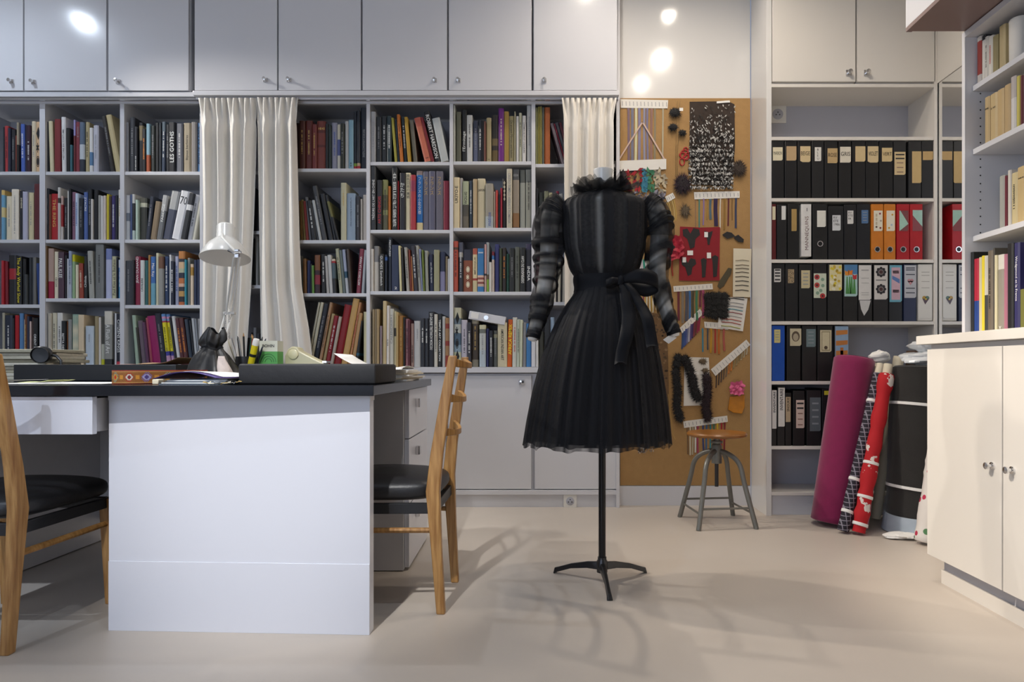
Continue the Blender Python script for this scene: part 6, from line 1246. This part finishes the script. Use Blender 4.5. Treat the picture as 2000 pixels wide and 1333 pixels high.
# red velvet with black motifs and tickets
rv = thing('velvet_panel', bp(1366, 497), 'square of red velvet with black lace motifs and paper tickets', 'velvet panel')
MB().slab([bp(x, y, .005) for x, y in ((1327, 444), (1366, 446), (1405, 445), (1404, 500), (1404, 549), (1362, 550), (1325, 549), (1326, 496))][::-1], (0, .003, 0)).build('velvet_cloth', 'velvet_red', rv)
for cx_, cy_, s, kind in ((1349, 464, 1.0, 'v'), (1383, 463, .75, 'y'), (1344, 520, .85, 'v'), (1373, 526, .8, 'b'), (1395, 523, .9, 'b')):
    m = MB()
    P = {'v': [(-17, -14), (-8, -16), (-2, -6), (4, -17), (15, -14), (17, -4), (8, 4), (6, 20), (-2, 24), (-8, 4), (-16, -2)], 'y': [(-12, -14), (0, -10), (10, -14), (8, -4), (4, 8), (2, 22), (-3, 22), (-5, 6), (-10, -4)], 'b': [(-7, -22), (0, -26), (7, -22), (6, -8), (4, 20), (-4, 22), (-5, -6)]}[kind]
    m.slab([bp(cx_ + x * s, cy_ + y * s, .0068) for x, y in P][::-1], (0, .0015, 0)).build('lace_motif', 'fur_black', rv)
for x0, y0, x1, y1 in ((1374, 455, 1381, 465), (1341, 491, 1352, 500), (1331.5, 504, 1338.5, 514), (1379, 495, 1387, 506)):
    MB().slab([bp(x, y, .009) for x, y in ((x0, y0), (x1, y0), (x1, y1), (x0, y1))][::-1], (0, .0008, 0)).build('ticket', 'paper', rv)
ab = thing('arrow_bow', bp(1430, 464), 'black arrow-shaped bow pinned beside the red velvet', 'trimming')
for P in ([(1409, 460), (1418, 454), (1427, 456), (1434, 463), (1426, 466), (1419, 468)], [(1432, 464), (1440, 460), (1451, 469), (1450, 475), (1441, 474), (1433, 468)]): MB().slab([bp(x, y, .008) for x, y in P][::-1], (0, .006, 0)).build('bow_wing', 'fur_black', ab, bevel=.001)
# poppy
po = thing('fabric_poppy', bp(1314, 488), 'red fabric poppy pinned next to the dress sleeve', 'artificial flower')
for i, (cx_, cy_, r, a0) in enumerate(((1319, 474, 12, .4), (1309, 485, 11, 2), (1320, 494, 13, -.5), (1311, 500, 11, 3.6), (1322, 484, 11, 0))):
    def pet(u, v, cx_=cx_, cy_=cy_, r=r, a0=a0):
        th = 2 * math.pi * u; rr = r * v * (1 + .10 * math.sin(6 * th + a0) + .06 * math.sin(11 * th)); return bp(cx_ + rr * math.cos(th), cy_ + rr * math.sin(th), .012 + .010 * v + .004 * math.sin(4 * th + a0) * v + .002 * i)
    MB().grid(pet, 30, 6, wrap=True).build('petal', mat('poppy_red', 'B01C34', .6, noise=.2, nscale=40), po, smooth=True, angle=180)
MB().lathe([(.0001, .03), (.008, .030), (.012, .026), (.012, .02)], bp(1312, 485, 0), 14, ax=(0, -1, 0)).build('flower_heart', 'fur_black', po, smooth=True)
MB().tube([bp(1312, 505, .01), bp(1311, 525, .006), bp(1313, 540, .004)], .004, 6).build('stem', mat('poppy_stem', '9C3020', .6), po)
# cards wound with cord
def cord_card(P, rows, cols, lab, win=None, d=.012):
    t = thing('cord_card', bp(*P[0]), lab, 'cord samples', 'cord cards on the pinboard')
    if win: MB().slab([bp(x, y, d - .003) for x, y in win][::-1], (0, .001, 0)).build('dark_window', 'plastic_black', t)
    xa, ya, xb, yb, xc, yc, xd, yd = [v for p in P for v in p]
    card_px(t, P, 'card', 'paper_cream' if not win else 'card', d=d - .001, marks=False)
    for f, c in zip(rows, cols):
        l = (xa + (xd - xa) * f, ya + (yd - ya) * f); r = (xb + (xc - xb) * f, yb + (yc - yb) * f); m = MB(); m.col = hx(c)
        m.tube([bp(l[0] + (r[0] - l[0]) * g, l[1] + (r[1] - l[1]) * g + .8 * math.sin(g * 9), d + .001) for g in (.12, .3, .5, .7, .88)], .0022, 5).build('cord', 'fabric_col', t, smooth=True)
    return t
cord_card([(1430, 487), (1465, 488), (1463, 582), (1429, 581)], [.24, .34, .41, .49, .58, .67, .76, .86], ['A89C84', '8A7C66', '6C604E', '5C5040', '4A4034', '3E362C', '2C2620', '1E1A16'], 'tall cream card wound with graded brown cords at the side of the pinboard', d=.014)
cord_card([(1406, 580), (1458, 584), (1449, 648), (1400, 640)], [.04, .17, .28, .38, .48, .59, .70, .80, .92], ['1C1A1A', 'A8A8A8', '8C8C92', '3C8A9C', '8A2A34', 'B0B0AC', 'B04A28', '9C3020', 'A8A840'], 'slanted white card wound with coloured cords below the cream cord card', win=[(1436, 572), (1452, 572), (1448, 648), (1432, 644)], d=.009)
o = MB().slab([bp(x, y, .005) for x, y in ((1403, 551), (1421, 524), (1428, 526), (1426, 536), (1412, 560), (1404, 565), (1400, 560))][::-1], (0, .003, 0)).build('leaf_trimming', mat('leaf_olive', '4E4734', .8, noise=.2, nscale=60), bevel=.0008); tag(o, 'olive braided leaf-shaped trimming pinned above the black fur square', 'trimming')
ribbon_card(1352, 562, [(1314, 560), (1390, 555), (1391, 566), (1315, 571)], hang([1324, 1332.5, 1340, 1346, 1352.5, 1359.5, 1367, 1372], 568, [627, 632, 628, 630, 625, 627, 600, 622], ['6A2832', '7E7468', '4C4E5C', '3A6AA0', '4A4430', '3C7A58', '6E2A40', 'A84A6C'], [4.5, 5, 5.5, 4.5, 5, 4.5, 4, 5]), 'white card with medium ribbons below the red velvet panel')
fs_ = thing('fur_square', bp(1397, 597), 'square piece of black fur in the middle of the pinboard', 'fur sample')
MB().slab([bp(x, y, .012) for x, y in ((1376, 576), (1416, 572), (1417, 616), (1380, 620))][::-1], (0, .008, 0)).build('hide', 'fur_black', fs_, bevel=.003)
for i_ in range(16): fluff('', 1381 + 10.6 * (i_ % 4) + 1.5 * math.sin(i_ * 5), 580 + 11.6 * (i_ // 4) + 2 * math.sin(i_ * 3), 10, 10, 120, ['0B0A0A', '121010', '1A1616'], '', 41 + i_, 1.45, .022, parent=fs_, part='fur_pile')
ribbon_card(1350, 630, [(1327, 641), (1366, 604), (1372, 614), (1331, 652)], [([(1332 + 3.4 * i, 648 - 3.2 * i), (1332 + 3.2 * i, 664 - 2 * i), (1331 + 3.3 * i, 682 - 3.4 * i)], 3, c) for i, c in enumerate(['2C4470', '34508A', '3C4C8C', '6A7090', 'B0ACB8', '54467A', '3C2458', '7A2E3C', '5C3028', '86203C', '8E1C44'])], 'steeply tilted card with blue and purple ribbons beside the dress cuff')
ribbon_card(1398, 636, [(1374, 629), (1422, 632), (1421, 645), (1375, 641)], hang([1371, 1381, 1387.5, 1395.5, 1403, 1412.5], 642, [688, 684, 690, 690, 692, 686], ['3C7C94', '3A4250', 'BC8A1C', 'A03024', 'B0601C', 'A85448'], [3, 2.6, 3.4, 3.4, 4, 4]), 'white card with braided orange and yellow cords below the black fur')
ribbon_card(1424, 694, [(1387, 722), (1456, 664), (1464, 674), (1396, 735)], [([(1398 + 5.0 * i, 731 - 4.4 * i), (1398 + 4.9 * i, 745 - 4.4 * i), (1397 + 4.8 * i, 758 - 5.4 * i)], 2.4, c) for i, c in enumerate(['44342C', '3C2E28', '4A3A34', '544438', '6A5848', 'B0641C', 'B86A20', '8A7A50', '8E7E58', '82724C', '9A8E70', 'A89C82', 'BEB49C'])], 'long diagonal white card with brown and ochre cords at the side of the pinboard')
# feather boas on a white sheet
fb = thing('boa_sheet', bp(1358, 745), 'white sheet carrying black and plum feather boas', 'feather samples')
MB().slab([bp(x, y, .004) for x, y in ((1336, 698), (1383, 699), (1385, 740), (1376, 742), (1372, 792), (1334, 793))][::-1], (0, .001, 0)).build('sheet', 'card', fb)
for nm, P, cols, sd in (('black_boa', [(1322, 700), (1318, 730), (1322, 760), (1320, 790), (1326, 815)], ['0C0C0E', '161618', '1E2024'], 51), ('black_boa', [(1336, 702), (1348, 730), (1352, 755), (1360, 775)], ['0E0C0E', '171418'], 53), ('plum_boa', [(1378, 738), (1380, 765), (1376, 790), (1380, 814)], ['22101A', '2E1420', '180C10'], 55)):
    for j in range(10):
        x, y = crv(P, j / 9); fluff('', x, y, 9.5, 10.5, 150, cols, '', sd + j, 1.6, .026, parent=fb, part=nm)
for x, y, r in ((1371, 706, 9), (1376, 724, 8)): fluff('', x, y, r, r * .7, 70, ['6A5A44', '544634', '7A6A52'], '', int(y), 1.4, .012, parent=fb, part='brown_feather')
MB().slab([bp(x, y, .02) for x, y in ((1343, 726), (1363, 728), (1363, 732), (1343, 731))][::-1], (0, .0008, 0)).build('ticket', 'paper', fb)
# tissue flower in an amber bag
tf = thing('amber_bag', bp(1437, 780), 'amber cellophane bag with a pink tissue flower pinned low on the board', 'artificial flower')
MB().slab([bp(x, y, .012) for x, y in ((1424, 775), (1452, 772), (1452, 795), (1447, 808), (1430, 806), (1420, 800))][::-1], (0, .010, 0)).build('cellophane', mat('amber_film', 'C07A14', .25, noise=.3, nscale=30), tf, bevel=.002)
for i, (cx_, cy_, r) in enumerate(((1432, 755, 9), (1442, 753, 9), (1438, 763, 10), (1428, 764, 6), (1443, 764, 7))):
    def pt(u, v, cx_=cx_, cy_=cy_, r=r, i=i):
        th = 2 * math.pi * u; rr = r * v * (1 + .2 * math.sin(5 * th + i)); return bp(cx_ + rr * math.cos(th), cy_ + rr * math.sin(th), .014 + .008 * v * math.sin(3 * th + i) + .003 * i)
    MB().grid(pt, 24, 5, wrap=True).build('petal', mat('tissue_pink', 'D8608C', .6, noise=.2, nscale=50), tf, smooth=True, angle=180)
ribbon_card(1377, 825, [(1333, 823), (1419, 812), (1420, 824), (1335, 836)], hang([1342, 1347, 1352, 1357, 1362, 1372, 1379, 1386, 1393, 1400, 1408, 1414], [834, 834, 833, 832, 832, 830, 830, 829, 828, 827, 826, 825], [887, 889, 888, 884, 886, 880, 880, 878, 876, 880, 872, 880], ['7A5C3C', 'C8BCA4', 'B0A48C', 'D0CCC8', 'A03858', '2C3C70', '34608C', '2C7C88', '3C6C50', 'C8A41C', 'A01C24', '7C1C28'], 3), 'white card with rainbow ribbons hanging behind the stool seat')
# lace panel and chain hanging behind the skirt, tassels by the sash
m = MB(); rd = random.Random(77)
lp2 = thing('lace_hanging', bp(1285, 700), 'long brown lace panel hanging behind the skirt', 'lace')
MB().slab([bp(x, y, .004) for x, y in ((1268, 612), (1300, 614), (1304, 700), (1306, 800), (1296, 850), (1276, 852), (1270, 740))][::-1], (0, .001, 0)).build('lace_net', mat('lace_brown', '6E5438', .9, noise=.4, nscale=60), lp2)
for _ in range(120):
    x, y = rd.uniform(1270, 1302), rd.uniform(616, 848); m.col = hx(rd.choice(['3A2A1C', '4A3824', '8A6E4C'])); r = rd.uniform(1.2, 3.4); p = [bp(x + r * math.cos(a), y + r * .8 * math.sin(a), .0046) for a in [k * 1.047 for k in range(6)]]; m.add(p, [list(range(6))])
m.build('lace_flowers', 'fabric_col', lp2)['kind'] = 'stuff'
ch = thing('bead_chain', bp(1314, 800), 'thin gold bead chain hanging between skirt and feather boas', 'chain')
MB().tube([bp(1304, 770, .004), bp(1309, 810, .004), bp(1314, 850, .004), bp(1318, 858, .004)], .0012, 5).build('chain_strand', 'ink_gold', ch)
m = MB()
for _ in range(60):
    x, y = rd.uniform(1244, 1274), rd.uniform(862, 884); m.col = hx(rd.choice(['C8C4C0', '5A5A60', '8C8A88'])); p = bp(x, y, .006); m.add([p, p + Vector((.006, -.001, .004)), p + Vector((.004, -.002, -.008))], [[0, 1, 2]])
sq = thing('sequin_fringe', bp(1259, 872), 'silver sequin fringe showing below the skirt hem on the pinboard', 'fringe'); m.build('sequins', 'fabric_col', sq)['kind'] = 'stuff'
ribbon_card(1270, 565, [(1232, 556), (1292, 556), (1292, 568), (1232, 568)], hang([1256 + 3.2 * i for i in range(11)], 566, 608, ['8A3A50', 'C8A858', 'D0CCB8', '9A7438', 'CFC9B4', 'B0903C', 'D8D2C4', '8A6A34', 'C8C0A8', 'B89448', 'CFC6AC'], 2.4, 0, 4), 'card of gold and cream fringe showing between sash bow and sleeve')
tp = thing('tape_hank', bp(1262, 530), 'hank of white and turquoise tape hanging behind the dress waist', 'trimming')
for i, c in enumerate(['D8D0D4', 'C8C4C8', '2C8C78', 'D8D4D0', '9A9A90', '3C3C40']): strip_px(MB(), [(1248 + 4 * i, 508), (1250 + 4 * i, 530), (1249 + 4.4 * i, 552)], 3.6, c, .006 + .001 * (i % 3)).build('tape', 'fabric_col', tp)
